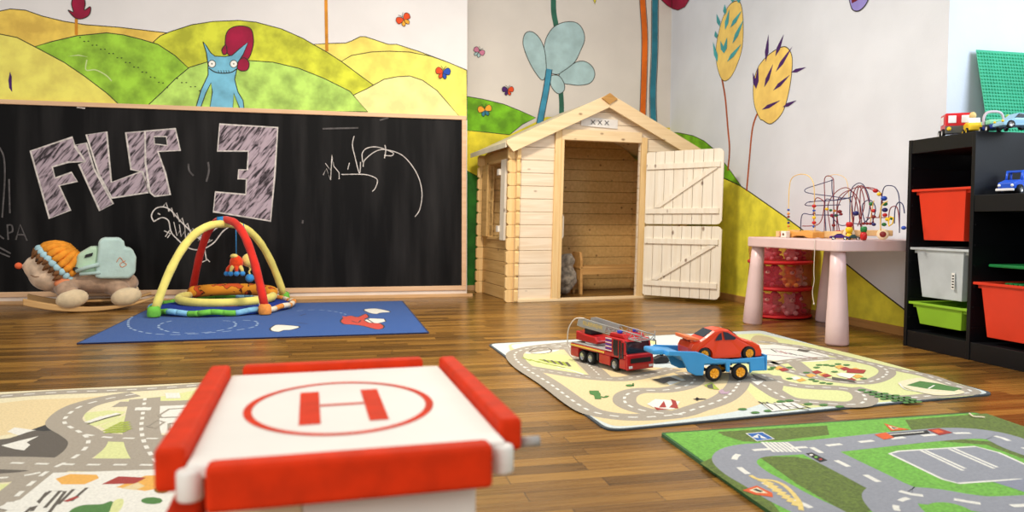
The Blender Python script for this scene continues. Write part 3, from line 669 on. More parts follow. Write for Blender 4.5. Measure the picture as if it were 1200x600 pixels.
# ================================================================== BLACK SHELF
bkm = mat('black_wood', (13, 14, 19), .42, .12, 12, .4)
SX, SY1 = 2.49, 2.894; SDp = .43; PITCH = .3505; T = .018
sh = thing('storage_shelf', 'black stepped toy storage shelf with sliding plastic bins on the right', 'shelf', (SX, SY1, 0))
heights = [.94, .68, .42]
def shp(mb, name, b=.0015): return mb.build(name, sh, b)
shp(MB().use(bkm).bx(0, SDp, -T, 0, 0, heights[0]), 'side_panel')
for i, hh in enumerate(heights): shp(MB().use(bkm).bx(0, SDp, -(i+1)*PITCH-T, -(i+1)*PITCH, 0, hh), 'side_panel')
for i, hh in enumerate(heights):
    y0, y1 = -(i+1)*PITCH+.0005, -i*PITCH-T-.0005
    shp(MB().use(bkm).bx(.002, SDp, y0, y1, hh-.068 if i else hh-.062, hh-.001), 'top_board')
    shp(MB().use(bkm).bx(.004, SDp, y0, y1, .0, .075), 'plinth')
    shp(MB().use(bkm).bx(SDp-.006, SDp-.001, y0, y1, .076, hh-.07), 'back_panel')
    z = .13
    while z < hh-.09:
        shp(MB().use(bkm).bx(.01, SDp-.01, y1-.004, y1, z, z+.008), 'runner', 0)
        shp(MB().use(bkm).bx(.01, SDp-.01, y0, y0+.004, z, z+.008), 'runner', 0); z += .085
def bin_(label, sec, z1, depth, m, length=.40, off=0.0, name='storage_bin', lab=None):
    yc = SY1-sec*PITCH-T/2-PITCH/2; w = PITCH-T-.008
    t = thing(name, label, 'bin', (SX+.004-off, yc, z1-depth), 0)
    def shell():
        b = MB().use(m); wt, wb = (w-.064)/2, (w-.064)/2-.012-depth*.04; lt, lb = length-.012, length-.03-depth*.05; th = .004
        def rect(hw, x0, x1, z): return [Vector((x0, -hw, z)), Vector((x1, -hw, z)), Vector((x1, hw, z)), Vector((x0, hw, z))]
        o1 = rect(wb, .018+depth*.03, lb, 0); o2 = rect(wt, .008, lt, depth-.006); i1 = rect(wb-th, .018+depth*.03+th, lb-th, th); i2 = rect(wt-th, .008+th, lt-th, depth-.006)
        b.add(o1+o2+i1+i2, [(0, 3, 2, 1)]+[(i, (i+1) % 4, 4+(i+1) % 4, 4+i) for i in range(4)]+[(8, 9, 10, 11)]+[(8+i, 12+i, 12+(i+1) % 4, 8+(i+1) % 4) for i in range(4)]+[(4+i, 4+(i+1) % 4, 12+(i+1) % 4, 12+i) for i in range(4)])
        return b
    body = shell().build('bin_body', t, .006)
    b = MB().use(m); wo = w/2; wi = (w-.066)/2-.003
    b.bx(0, .014, -wo, wo, depth-.011, depth).bx(length-.014, length, -wo, wo, depth-.011, depth).bx(.0145, length-.0145, -wo, -wi, depth-.011, depth).bx(.0145, length-.0145, wi, wo, depth-.011, depth)
    b.build('rim', t, .002)
    for s_ in (-1, 1): MB().use(m).bx(.018, .034, s_*(wo-.022)-.014, s_*(wo-.022)+.014, depth-.026, depth-.0115).build('rim_lug', t, .002)
    return t, body
redp = mat('bin_red', (226, 62, 36), .38, .03, spec=.4); whp = mat('bin_clear', (206, 214, 220), .35, .05, 9, alpha=.86); grp = mat('bin_green', (146, 196, 52), .38, .03)
bin_('tall red plastic bin in the top of the tall shelf section', 0, .716, .228, redp)
wt_, wb_ = bin_('translucent white plastic bin between the red bin and the green bin', 0, .455, .222, whp)
stk = mat('sticker', (240, 240, 238), .5); blk = mat('print_black', (30, 30, 32), .6)
MB().use(stk).bx(.0085, .0115, -.085, -.07, .05, .12).build('sticker', wb_)
st = MB().use(blk)
for i in range(5): st.bx(.0078, .0084, -.083, -.073, .056+i*.012, .062+i*.012)
st.build('sticker_print', wb_)
bin_('shallow lime green plastic bin at the bottom of the tall section', 0, .208, .098, grp)
bin_('large red plastic bin in the lower section beside the tall one', 1, .325, .222, redp)
# green scoop lying in the big red bin
gd = mat('green_dark', (24, 130, 66), .4, .05)
c = at(1192, 328, 0, 2.62)
t = thing('toy_tray', 'dark green toy tray with slotted rim sticking out of the large red bin', 'toy', (2.66, 2.355, .235), R(0))
MB().use(gd).bx(-.09, .09, -.09, .09, 0, .09).build('tray_box', t, .004)
b = MB().use(gd).bx(-.11, .11, -.16, .15, .1505, .163)
b.build('tray_rim', t, .004)
b = MB().use(gd)
for i in range(8): b.bx(-.096, -.0905, -.085+i*.022, -.073+i*.022, .04, .089)
b.build('tray_ribs', t, .001)
ym = mat('toy_yellow', (248, 206, 40), .35, .03)

# ================================================================== TOYS ON THE SHELF
tyre = mat('toy_tyre', (22, 22, 24), .7); glassd = mat('toy_window', (26, 30, 38), .15, spec=.6); chrome = mat('toy_chrome', (190, 192, 196), .25, metal=.8)
bluep = mat('toy_blue', (40, 92, 214), .32, .04); redt = mat('toy_red', (206, 28, 34), .32, .04); whitep = mat('toy_white', (236, 236, 238), .35, .02)
lblue = mat('toy_light_blue', (150, 196, 226), .3, .05); limep = mat('toy_lime', (170, 214, 90), .4); bodyblue = mat('toy_navy', (36, 60, 150), .35)
def wheel(parent, c, r, w, hubm, axis=1, spokes=0):
    c = Vector(c); pr = [(r*.62, -w/2), (r*.93, -w/2), (r, -w*.35), (r, w*.35), (r*.93, w/2), (r*.62, w/2)]
    o = MB().use(tyre).lathe(pr, c, 'y', 24).build('wheel', parent)
    b = MB().use(hubm).lathe([(0.0005, -w*.36), (r*.62, -w*.42), (r*.64, -w*.48), (r*.64, w*.48), (r*.62, w*.42), (0.0005, w*.36)], c, 'y', 24)
    if spokes:
        for k in range(spokes):
            a = 2*math.pi*k/spokes; d = Vector((math.cos(a), 0, math.sin(a)))
            for s_ in (-1, 1): b.tube([c+d*r*.12+Vector((0, s_*w*.46, 0)), c+d*r*.58+Vector((0, s_*w*.46, 0))], r*.07, 6)
        for s_ in (-1, 1): b.ell(c+Vector((0, s_*w*.42, 0)), (r*.16, w*.12, r*.16), nu=10, nv=6)
    h_ = b.build('hub', o)
    return o
TOPZ = .940
# red truck cab, front to the viewer
def ontop(px, X): q = at(px, 150, 0, X); return (X, q.y, TOPZ)
q = at(1119, 145, 0, 2.60)
t = thing('toy_truck', 'small red toy truck with white windows, leftmost on top of the black shelf', 'toy vehicle', (2.60, q.y-.005, TOPZ), R(-122))
MB().use(redt).prism([(-.05, .018), (.052, .018), (.056, .05), (.05, .102), (-.05, .102)], (0, -.05, 0), (1, 0, 0), (0, 0, 1), (0, .10, 0)).build('cab', t, .006)
MB().use(mat('bumper_grey', (90, 92, 90), .5)).bx(.053, .064, -.052, .052, .012, .045).build('bumper', t, .003)
for s_ in (-1, 1): MB().use(whitep).bx(.0535, .0575, s_*.025-.015, s_*.025+.015, .058, .09).build('windscreen', t, .001)
for s_ in (-1, 1): MB().use(whitep).bx(-.03, .02, s_*.0515-.001, s_*.0515+.001, .055, .09).build('side_window', t, .0008)
for s_ in (-1, 1): MB().use(ym).ell((.066, s_*.038, .032), (.005, .009, .009)).build('headlamp', t)
for x, y in ((.03, -.053), (.03, .053), (-.035, -.053), (-.035, .053)): wheel(t, (x, y, .018), .018, .012, whitep)
# yellow car with figure
q = at(1144, 145, 0, 2.60)
t = thing('toy_car', 'small yellow toy car with a driver between red truck and white pickup on the shelf', 'toy vehicle', (2.585, q.y-.0, TOPZ), R(-120)); t.scale = (.85, .85, .95)
MB().use(ym).prism([(-.05, .014), (.055, .014), (.055, .036), (.035, .05), (-.01, .056), (-.05, .05)], (0, -.032, 0), (1, 0, 0), (0, 0, 1), (0, .064, 0)).build('body', t, .006)
MB().use(mat('toy_beige', (226, 196, 128), .5)).ell((-.012, 0, .086), (.016, .016, .017)).tube([(-.012, 0, .05), (-.012, 0, .075)], [.022, .014], 12).build('driver', t)
MB().use(whitep).prism([(.018, .05), (.026, .048), (.012, .074), (.006, .074)], (0, -.026, 0), (1, 0, 0), (0, 0, 1), (0, .052, 0)).build('windscreen', t, .001)
for x, y in ((.034, -.034), (.034, .034), (-.032, -.034), (-.032, .034)): wheel(t, (x, y, .014), .014, .01, ym)
# white / green pickup
q = at(1164, 145, 0, 2.60)
t = thing('toy_pickup', 'small white and green toy vehicle with pink roof arch beside the light blue car', 'toy vehicle', (2.60, q.y, TOPZ), R(-110)); t.scale = (.85, .9, .95)
MB().use(bodyblue).bx(-.06, .06, -.036, .036, .012, .03).build('chassis', t, .005)
MB().use(mat('toy_mint', (150, 222, 180), .4)).bx(-.045, .045, -.036, .036, .0305, .052).build('body', t, .006)
pts = [(.0, -.040, .03), (.0, -.042, .06), (.0, -.03, .084), (.0, 0, .09), (.0, .03, .084), (.0, .042, .06), (.0, .040, .03)]
MB().use(mat('toy_pink_grey', (206, 190, 200), .4)).tube(cr(pts, 4), .006, 8).build('roof_arch', t)
MB().use(limep).bx(.046, .06, .03, .042, .02, .07).build('corner_post', t, .002)
for x, y in ((.034, -.04), (.034, .04), (-.034, -.04), (-.034, .04)): wheel(t, (x, y, .014), .014, .01, whitep)
# light blue car
q = at(1191, 145, 0, 2.60)
t = thing('toy_car', 'light blue and silver toy sports car, rightmost on top of the black shelf', 'toy vehicle', (2.60, q.y, TOPZ), R(168))
def car_body(m, L, Wd, H, z0, parent, nm='body'):
    prof = [(-.5, .18), (-.5, .42), (-.44, .56), (-.28, .6), (-.12, .96), (.08, 1.0), (.24, .62), (.42, .5), (.5, .36), (.5, .18)]
    b = MB().use(m); secs = [(-.5, .86, .0), (-.42, 1, 0), (.42, 1, 0), (.5, .86, 0)]
    vs = []; n = len(prof)
    for y, sc, _ in secs:
        for (x, z) in prof: vs.append(Vector((x*L*(1 if abs(y) < .45 else .97), y*Wd*(1-.16*max(0, (z-.6))/.4), z0+(z*H if abs(y) < .45 else (.18+(z-.18)*.94)*H))))
    fs = [tuple(reversed(range(n))), tuple(range(3*n, 4*n))]
    for k in range(3):
        for i in range(n): fs.append((k*n+i, k*n+(i+1) % n, (k+1)*n+(i+1) % n, (k+1)*n+i))
    b.add(vs, fs); return b.build(nm, parent, H*.05, seg=3)
car_body(lblue, .15, .07, .062, 0, t)
MB().use(glassd).prism([(-.034, .04), (-.015, .056), (.012, .0585), (.03, .042)], (0, -.0345, 0), (1, 0, 0), (0, 0, 1), (0, .069, 0)).build('side_window', t, .001)
for x, y in ((.045, -.032), (.045, .032), (-.045, -.032), (-.045, .032)): wheel(t, (x, y, .016), .016, .012, chrome)
for s_ in (-1, 1): MB().use(ym).ell((.071, s_*.024, .03), .005, nu=8, nv=6).build('headlamp', t)
# green studded plate leaning on the wall return
bp_ = mat('plate_green', (66, 182, 140), .42, .04)
PL = .384; lean = math.atan2(.085, .40)
t = thing('building_plate', 'green studded building plate leaning against the wall on top of the shelf', 'building plate', (2.845, 2.812, TOPZ), 0)
b = MB().use(bp_).bx(0, PL, -.0035, 0, 0, .44).build('plate', t, .001); b.rotation_euler = (-lean, 0, 0)
b2 = MB().use(bp_)
for i in range(24):
    for j in range(27):
        b2.tube([(.008+i*.016, -.0035, .008+j*.016), (.008+i*.016, -.0085, .008+j*.016)], .0050, 8)
b2 = b2.build('studs', t, -1); b2.rotation_euler = (-lean, 0, 0); b2['kind'] = 'stuff'

# blue tow truck on the second step
q = at(1186, 225, 2, .68)
t = thing('toy_tow_truck', 'small blue toy tow truck on the lower step of the black shelf', 'toy vehicle', (2.63, at(1192, 225, 0, 2.63).y, .681), R(197))
MB().use(bluep).prism([(-.10, .02), (.085, .02), (.088, .045), (.05, .056), (.04, .058), (-.0, .058), (-.0, .045), (-.10, .045)], (0, -.032, 0), (1, 0, 0), (0, 0, 1), (0, .064, 0)).build('body', t, .005)
MB().use(bluep).tube([(.03, -.028, .055), (.022, -.028, .092), (-.006, -.028, .092), (-.006, -.028, .05)], .0045, 8).tube([(.03, .028, .055), (.022, .028, .092), (-.006, .028, .092), (-.006, .028, .05)], .0045, 8).bx(-.008, .024, -.03, .03, .088, .096).build('cab_frame', t)
MB().use(bluep).tube([(-.09, 0, .04), (-.05, 0, .10)], .006, 8).tube([(-.03, 0, .04), (-.05, 0, .10)], .005, 8).build('crane_arm', t)
MB().use(whitep).bx(.089, .097, -.034, .034, .012, .022).build('bumper', t, .002)
for s_ in (-1, 1): MB().use(whitep).ell((.088, s_*.024, .034), .006, nu=8, nv=6).build('headlamp', t)
for x, y in ((.055, -.036), (.055, .036), (-.06, -.036), (-.06, .036)): wheel(t, (x, y, .019), .019, .014, chrome)

# ================================================================== BEAD MAZES on the table
lw = wood('block_wood', (226, 188, 130), (242, 210, 156), 1, .45, False); ow = wood('block_orange', (214, 150, 70), (228, 170, 92), 1, .45, False)
wire_c = {'yellow': mat('wire_yellow', (236, 196, 110), .4), 'red': mat('wire_red', (130, 34, 44), .4), 'blue': mat('wire_blue', (30, 38, 92), .4), 'green': mat('wire_green', (50, 130, 70), .4), 'orange': mat('wire_orange', (214, 120, 60), .4)}
bead_c = {'r': mat('bead_red', (196, 32, 34), .35), 'y': mat('bead_yellow', (246, 200, 30), .35), 'b': mat('bead_blue', (34, 74, 176), .35), 'n': mat('bead_navy', (36, 38, 110), .35), 'g': mat('bead_green', (34, 120, 56), .35), 'o': mat('bead_orange', (222, 140, 40), .35), 'p': mat('bead_plum', (70, 30, 80), .35), 'd': mat('bead_dark_red', (130, 30, 34), .35)}
TZT = TZ+.0005
def X_(px, X): return at(px, 275, 0, X).y
def Z_(px, py, X): return at(px, py, 0, X)
def bead(t, p, c, r=.0095, flat=1.0): MB().use(bead_c[c]).ell(p, (r, r, r*flat), nu=12, nv=8).build('bead', t)
def maze(label, X, px0, px1, bz, bm, name='bead_maze', dep=.11, htop=None):
    y0, y1 = X_(px0, X), X_(px1, X)
    t = thing(name, label, 'bead maze', (X+dep/2, (y0+y1)/2, TZT))
    return t, y0, y1
def loc(t, p): return Vector(p)-Vector(t.location)
# 1: left maze, wavy orange base, tall yellow arch
X = 2.29
t, y0, y1 = maze('bead maze on a wavy orange base with a tall yellow wire arch', X, 923, 952, 0, ow)
t.location.x = 2.325
prof = []
ya, yb = y0-t.location.y, y1-t.location.y
n = 24
top = [(ya+(yb-ya)*i/n, .036+.005*math.cos(i/n*9)) for i in range(n+1)]
MB().use(ow).prism(top+[(yb, 0), (yb-(yb-ya)*.2, 0), (yb-(yb-ya)*.35, .010), (ya+(yb-ya)*.3, .010), (ya+(yb-ya)*.15, 0), (ya, 0)], (-.035, 0, 0), (0, 1, 0), (0, 0, 1), (.07, 0, 0)).build('base', t, .004)
def wire(t, pts, X, c, r=.0023, dx=None):
    q = []
    for i, p in enumerate(pts):
        xx = X+(dx[i] if dx else 0); q.append(loc(t, at(p[0], p[1], 0, xx)))
    MB().use(wire_c[c]).tube(cr(q, 7), r, 8).build('wire', t)
def beads(t, L, X, s=1.0):
    for px, py, c, r in L:
        p = loc(t, at(px, py, 0, X)); bead(t, p, c, r*s, .8)
Xc = 2.325
wire(t, [(923.5, 273), (924, 245), (925, 220), (928, 209), (936, 204.5), (945, 205), (951, 210), (954, 220), (954.5, 245), (955, 273)], Xc, 'yellow')
wire(t, [(938, 273), (940, 252), (950, 251.5), (960, 252), (985, 252)], Xc, 'blue', dx=[0, 0, .02, .05, .06])
wire(t, [(940, 265), (960, 262), (966, 240), (963, 234), (957, 232), (954, 240), (954, 266)], Xc, 'red')
beads(t, [(924, 246, 'b', .0075), (924, 250.5, 'o', .008), (924, 254, 'd', .0075), (924, 257.5, 'g', .0075), (924, 261, 'n', .0075), (924, 265, 'o', .0075),
          (954, 241.5, 'r', .011), (954, 246.8, 'b', .008), (954, 250, 'd', .0075), (954, 255, 'y', .010), (954, 261, 'r', .011), (954, 265.5, 'b', .0085)], Xc, 1.0)
# 2: middle maze, large loops
X = 2.385
t2, y0, y1 = maze('large bead maze on a rectangular pale base with crossing blue and red wires', X, 963, 988, 0, lw)
t2.location.x = X+.06; ya, yb = y0-t2.location.y, y1-t2.location.y
MB().use(lw).bx(-.06, .06, yb, ya, 0, .036).build('base', t2, .004)
MB().use(bead_c['r']).bx(-.03, .03, yb*.7, ya*.2, .0365, .040).build('red_strip', t2, .001)
Xm = 2.44
wire(t2, [(966, 273), (966.5, 235), (966, 215), (967, 208), (971, 206), (976, 209), (977, 215), (977, 240), (978, 273)], Xm, 'red')
wire(t2, [(968, 273), (967, 236), (977, 235), (990, 232), (998, 238), (1000, 273)], Xm, 'blue')
wire(t2, [(976, 211), (960, 216), (945, 221), (944, 225), (955, 227.5), (975, 230), (990, 232.5)], Xm, 'blue', .0022, dx=[0, -.04, -.08, -.1, -.09, -.03, 0])
wire(t2, [(976, 273), (977, 240), (975, 222), (975, 210)], Xm, 'blue')
wire(t2, [(1000, 273), (996, 240), (993, 215), (988, 207), (978, 204.5), (970, 207)], Xm, 'yellow', .0014)
wire(t2, [(948, 237), (955, 236), (985, 234), (1000, 230)], Xm, 'blue', dx=[-.1, -.07, -.03, 0])
wire(t2, [(985, 240), (947, 241), (945, 238), (950, 236)], Xm, 'blue', dx=[0, -.08, -.1, -.07])
wire(t2, [(974, 273), (970, 245), (974, 232), (984, 222), (995, 221), (1003, 235), (1010, 273)], Xm, 'red')
wire(t2, [(981, 273), (981, 240), (986, 228), (998, 224), (1008, 240), (1010, 273)], Xm, 'red')
wire(t2, [(984, 273), (981, 250), (985, 235), (996, 223), (1008, 219), (1018, 221), (1026, 224)], Xm, 'red')
wire(t2, [(975, 254), (985, 264), (1000, 262), (1010, 262), (1020, 255)], Xm, 'blue')
beads(t2, [(969, 245, 'y', .010), (973.5, 246.5, 'g', .0085), (978, 247, 'o', .0085), (984, 248, 'd', .0115), (975, 252.5, 'r', .011), (980, 252.5, 'g', .010), (985.5, 251, 'd', .009), (977, 264, 'd', .010)], Xm)
# 3: right maze, a pull-along wagon with wheels, turned towards the room
t3 = thing('bead_maze', 'pull-along bead maze wagon with wooden wheels at the right end of the table', 'bead maze', (2.375, 3.045, TZT))
RW_ = Matrix.Rotation(math.atan2(-.615, .789), 3, 'Z')
MB().use(wood('wagon_wood', (214, 170, 116), (228, 188, 136), 0, .45, False)).box(RW_ @ Vector((.02, .0, .0315)), (.22, .09, .027), RW_).build('base', t3, .004)
wlw = wood('wheel_wood', (236, 210, 172), (246, 226, 194), 0, .45, False)
for u_ in (-.055, .088):
    for s_ in (-1, 1):
        c_ = RW_ @ Vector((u_, s_*.053, .026))
        MB().use(wlw).lathe([(.010, -.006), (.024, -.006), (.026, -.003), (.026, .003), (.024, .006), (.010, .006)], c_, 'y', 24, RW_).build('wheel', t3)
        MB().use(bead_c['d']).lathe([(.0005, -.008), (.012, -.008), (.014, -.0065), (.014, .0065), (.012, .008), (.0005, .008)], c_, 'y', 18, RW_).build('hub', t3)
Xw = 2.40
wire(t3, [(996, 273), (996, 240), (998, 222), (1005, 215), (1012, 217), (1018, 230), (1019, 245), (1015, 262)], Xw, 'blue', .0022)
wire(t3, [(1001, 273), (998, 240), (1002, 222), (1008, 219), (1013, 240), (1005, 265)], Xw, 'red')
wire(t3, [(1000, 262), (1003, 235), (1006, 220), (1012, 219), (1018, 235), (1024, 262)], Xw, 'red')
wire(t3, [(1008, 264), (1008, 230), (1010, 221), (1020, 220), (1030, 224), (1034, 235), (1030, 255)], Xw, 'red')
wire(t3, [(1014, 262), (1011, 250), (1011, 240), (1016, 235), (1022, 236), (1026, 245), (1022, 262)], Xw, 'blue')
wire(t3, [(1032, 266), (1033, 235), (1036, 220), (1043, 217.5), (1050, 221), (1054, 235), (1054, 273)], Xw, 'blue', .0022)
wire(t3, [(1048, 262), (1049, 245), (1053, 237), (1058, 240), (1060, 250)], Xw, 'blue')
wire(t3, [(1041, 262), (1043, 245), (1050, 242), (1053, 250), (1054, 266)], Xw, 'red')
wire(t3, [(1015, 255), (1025, 255), (1040, 255)], Xw, 'red')
wire(t3, [(1024, 235), (1022, 245), (1020, 260)], 2.40, 'yellow', .0024); wire(t3, [(1032, 270), (1032, 245), (1036, 238), (1040, 236)], 2.38, 'yellow', .0028)
beads(t3, [(1003, 250, 'n', .015), (1026, 223.5, 'r', .0125), (1030.5, 227.5, 'y', .0115), (1036, 232.5, 'b', .014), (1021, 239, 'g', .011), (1024, 247, 'r', .011), (1024, 254, 'd', .010), (1037, 239, 'g', .012), (1037, 246, 'n', .013), (1037, 252, 'r', .011), (1040, 257, 'y', .011), (1045, 256, 'g', .009), (1036, 263, 'g', .011), (1024, 263, 'n', .010), (1012, 262, 'd', .0085), (1016, 262, 'd', .0085), (1020, 262, 'd', .0085), (1059, 267, 'b', .011)], Xw)
# yellow little figure frame on the wagon
pts = [loc(t3, at(x, y, 0, 2.38)) for x, y in ((1043, 254), (1047, 255), (1046, 262), (1042, 265), (1041, 260))]
MB().use(bead_c['y']).tube(pts+[pts[0]], .003, 8).build('yellow_loop', t3)
# stacked bead figures standing in front of the mazes
def stack(label, px, X, L):
    y = at(px, 275, 0, X).y; t = thing('bead_figure', label, 'wooden toy', (X, y, TZT)); z = 0
    for c, r, hgt in L:
        MB().use(bead_c[c]).lathe([(.0005, z), (r*.75, z), (r, z+hgt*.3), (r, z+hgt*.7), (r*.75, z+hgt), (.0005, z+hgt)], (0, 0, 0), n=20).build('bead', t); z += hgt+.0003
stack('stacked yellow bead with a red bead on top in front of the middle bead maze', 995, 2.30, [('y', .016, .03), ('y', .017, .028), ('r', .015, .024)])
stack('stacked red barrel bead with a green bead on top beside the wagon wheel', 1012, 2.30, [('r', .015, .036), ('g', .0145, .026)])
# white cube
cb_ = at(923, 274, 0, 2.275)
t = thing('wooden_cube', 'small white toy cube with a round hole at the left end of the orange base', 'toy', (2.262, cb_.y, TZT), R(15))
MB().use(mat('cube_white', (240, 232, 220), .5)).bx(-.016, .016, -.018, .018, 0, .034).build('block', t, .003)
MB().use(mat('hole_brown', (120, 80, 50), .8)).lathe([(.0005, -.0168), (.007, -.0168), (.007, -.0162)], (0, 0, .017), 'x', 16).build('hole', t)
# red wooden toy box lying at the far left
t = thing('wooden_frame_toy', 'flat red toy in a pale wooden frame lying at the far left of the table', 'toy', (2.415, 3.59, TZT), R(2))
MB().use(lw).bx(-.07, .07, .10, .125, 0, .032).bx(-.07, .07, -.125, -.10, 0, .032).build('end_block', t, .002)
MB().use(redt).bx(-.06, .06, -.099, .099, .004, .022).build('red_board', t, .003)
MB().use(lw).bx(-.01, .01, -.099, .099, .0225, .03).build('cross_bar', t, .002)
# purple toy car
t = thing('toy_car', 'tiny dark purple toy car in front of the middle bead maze on the pink table', 'toy vehicle', (2.225, 3.005, TZT), R(-40))
car_body(mat('toy_purple', (64, 30, 110), .25, .05), .085, .034, .026, .003, t)
MB().use(glassd).prism([(-.02, .02), (-.008, .0275), (.006, .028), (.018, .019)], (0, -.0155, 0), (1, 0, 0), (0, 0, 1), (0, .031, 0)).build('side_window', t, .0006)
for x, y in ((.025, -.016), (.025, .016), (-.025, -.016), (-.025, .016)): wheel(t, (x, y, .008), .008, .007, chrome)
q = at(1003, 280, 0, 2.30)
t = thing('toy_car', 'tiny dark green toy car behind the purple one on the pink table', 'toy vehicle', (2.285, 2.985, TZT), R(-40))
car_body(mat('toy_darkgreen', (30, 60, 60), .3, .05), .06, .03, .022, .003, t)
for x, y in ((.018, -.014), (.018, .014), (-.018, -.014), (-.018, .014)): wheel(t, (x, y, .007), .007, .006, chrome)

# ================================================================== RUGS (printed patterns lie on the pile)
def rug(name, label, corners, z, pile, edge, binding=.0, rad=.0):
    cs = [Vector((c[0], c[1], 0)) for c in corners]; ctr = sum(cs, Vector())/len(cs)
    out = []
    k = len(cs)
    for i in range(k):
        p, a, b = cs[i], cs[i-1], cs[(i+1) % k]
        if rad > 0:
            u, v = (a-p).normalized()*rad, (b-p).normalized()*rad
            for j in range(6): t = j/5; out.append(p+u*(1-t)**2+v*t**2)
        else: out.append(p)
    mb = MB().use(edge); mb.prism([(p.x, p.y) for p in out], (0, 0, .0005), (1, 0, 0), (0, 1, 0), (0, 0, z-.0015))
    inner = [ctr+(p-ctr)*(1-binding/ (p-ctr).length) for p in out]
    mb.use(pile).flat([Vector((p.x, p.y, z-.0006)) for p in inner])
    return mb, ctr
def rp(n, c, v=.06):
    c = tuple(x*.93 for x in c); return mat('rug_'+n, c, .96, v*.8, 160, .08, bump=.35, bscale=420, sheen=.15)
cr_ = rp('cream', (236, 226, 188)); sand = rp('sand', (232, 210, 160)); road = rp('road', (168, 158, 142)); rwhite = rp('white', (236, 234, 224)); field = rp('field', (222, 226, 158)); rgreen = rp('green', (76, 128, 56)); rdark = rp('dark', (92, 84, 74)); rpale = rp('pale_blue', (212, 222, 220)); rorange = rp('orange', (236, 176, 78)); rred = rp('red', (168, 48, 38)); redge = rp('edge', (70, 78, 84)); rolive = rp('olive', (168, 184, 60)); rpurple = rp('mauve', (190, 160, 176)); rtan = rp('tan', (196, 180, 140))

# --- town map rug in the middle
C = [at(571, 404, 2, 0), at(712, 507, 2, 0), at(1168, 463, 2, 0), at(892, 388, 2, 0)]
mb, ctr = rug('r', '', C, .006, rpale, redge, .012, .05)
P = Paint(mb, 2, .0055, 1, .00002)
P.fill(sand, [(596, 405), (640, 403), (700, 402), (760, 430), (880, 430), (905, 462), (870, 480), (790, 493), (735, 499), (708, 495), (668, 470), (625, 435)], True)
P.fill(field, [(760, 402), (800, 397), (880, 391), (905, 394), (1000, 415), (1090, 440), (1148, 461), (1060, 469), (960, 477), (905, 480), (870, 450), (860, 430)], True)
P.fill(rwhite, [(600, 404), (640, 402), (660, 404), (650, 412), (615, 414)], True)
P.fill(field, [(605, 418), (640, 414), (668, 418), (680, 432), (688, 441), (655, 438), (630, 430)], True)
P.fill(rwhite, [(770, 395), (800, 394), (882, 402), (940, 405), (974, 420), (945, 424), (895, 422), (870, 424), (780, 408)], True)
P.fill(rtan, [(886, 393), (905, 396), (912, 402), (895, 404), (880, 400)], True)
RW = .074
roads = [
 [(740, 400), (690, 401), (640, 405), (612, 410), (603, 417), (614, 430), (645, 450), (678, 474), (700, 484), (740, 489), (790, 486), (818, 478), (846, 468), (862, 455), (867, 442), (862, 430)],
 [(616, 412), (650, 408), (690, 409), (730, 414)], [(614, 430), (650, 436), (690, 442), (730, 444), (765, 438), (790, 432)],
 [(666, 404), (676, 415), (690, 428), (705, 442)],
 [(800, 486), (758, 482), (735, 474), (733, 464), (748, 458), (780, 457), (804, 452), (814, 444), (800, 436)],
 [(866, 440), (885, 445), (905, 458), (925, 468), (960, 472), (1000, 474), (1014, 469), (1008, 460), (985, 455), (945, 453), (915, 448), (890, 438)],
 [(890, 400), (940, 407), (990, 419), (1040, 431), (1085, 440), (1110, 449), (1138, 459), (1100, 463), (1060, 466), (1030, 462), (1000, 454)],
 [(895, 422), (920, 433), (950, 441), (985, 447), (1015, 448), (1036, 441), (1038, 433), (1015, 425), (975, 420), (935, 422), (905, 426)],
 [(930, 424), (940, 432), (950, 441)], [(905, 458), (908, 448), (905, 440)]]
for q in roads: P.mb.use(road).strip([P.w(tuple(p)) for p in cr(q, 6)], RW*(.8 if q[0][0] > 880 else 1), (0, 0, 1)); P.k += 1
for q in roads[:1]+roads[4:8]: P.dash(rwhite, q, .009, .028, .026)
for q in roads[1:4]: P.dash(rwhite, q, .006, .02, .02)
P.k += 1
def blob(P, m, x, y, w, h_, n=9, a=0):
    P.mb.use(m).flat([P.w((x+w*math.cos(2*math.pi*i/n+a), y+h_*math.sin(2*math.pi*i/n+a))) for i in range(n)])
# crossings, stadium, lines
P.line(rdark, [(620, 412), (628, 408), (642, 408), (646, 412), (634, 415), (622, 414)], .006)
for k in range(8): P.line(rdark if k % 2 else rolive, [(632+k*4.5, 421+k*.5), (640+k*4, 424+k*.8)], .012, False)
for k in range(5): P.line(rolive, [(612+k*9, 419+k*2.2), (622+k*10, 423+k*2)], .008, False)
P.line(rwhite, [(652, 430), (672, 435), (684, 439)], .01)
for k in range(9): P.line([rdark, rpurple, rred, rpurple, rdark, rpale][k % 6], [(903+k*5.5, 409+k*1.2), (910+k*6, 413+k*.9)], .006, False)
P.line(rpurple, [(885, 415), (915, 417), (950, 421)], .008); P.line(road, [(880, 409), (930, 410), (968, 418)], .006); P.fill(rdark, [(936, 409), (950, 411), (945, 413), (934, 411)])
# cactus
blob(P, rgreen, 700, 463, 4.2, 3.6); P.line(rgreen, [(693, 458), (694, 462), (700, 463)], .014); P.line(rgreen, [(712, 464), (708, 466), (700, 464)], .012); P.line(rgreen, [(698, 458), (701, 468)], .02); P.k += 1
blob(P, rgreen, 738, 452, 5, 1.4); blob(P, rgreen, 742, 451, 1.2, 2); P.k += 1
blob(P, rdark, 820, 468, 8, .9); blob(P, rdark, 817, 468, 2, 2.2); P.k += 1
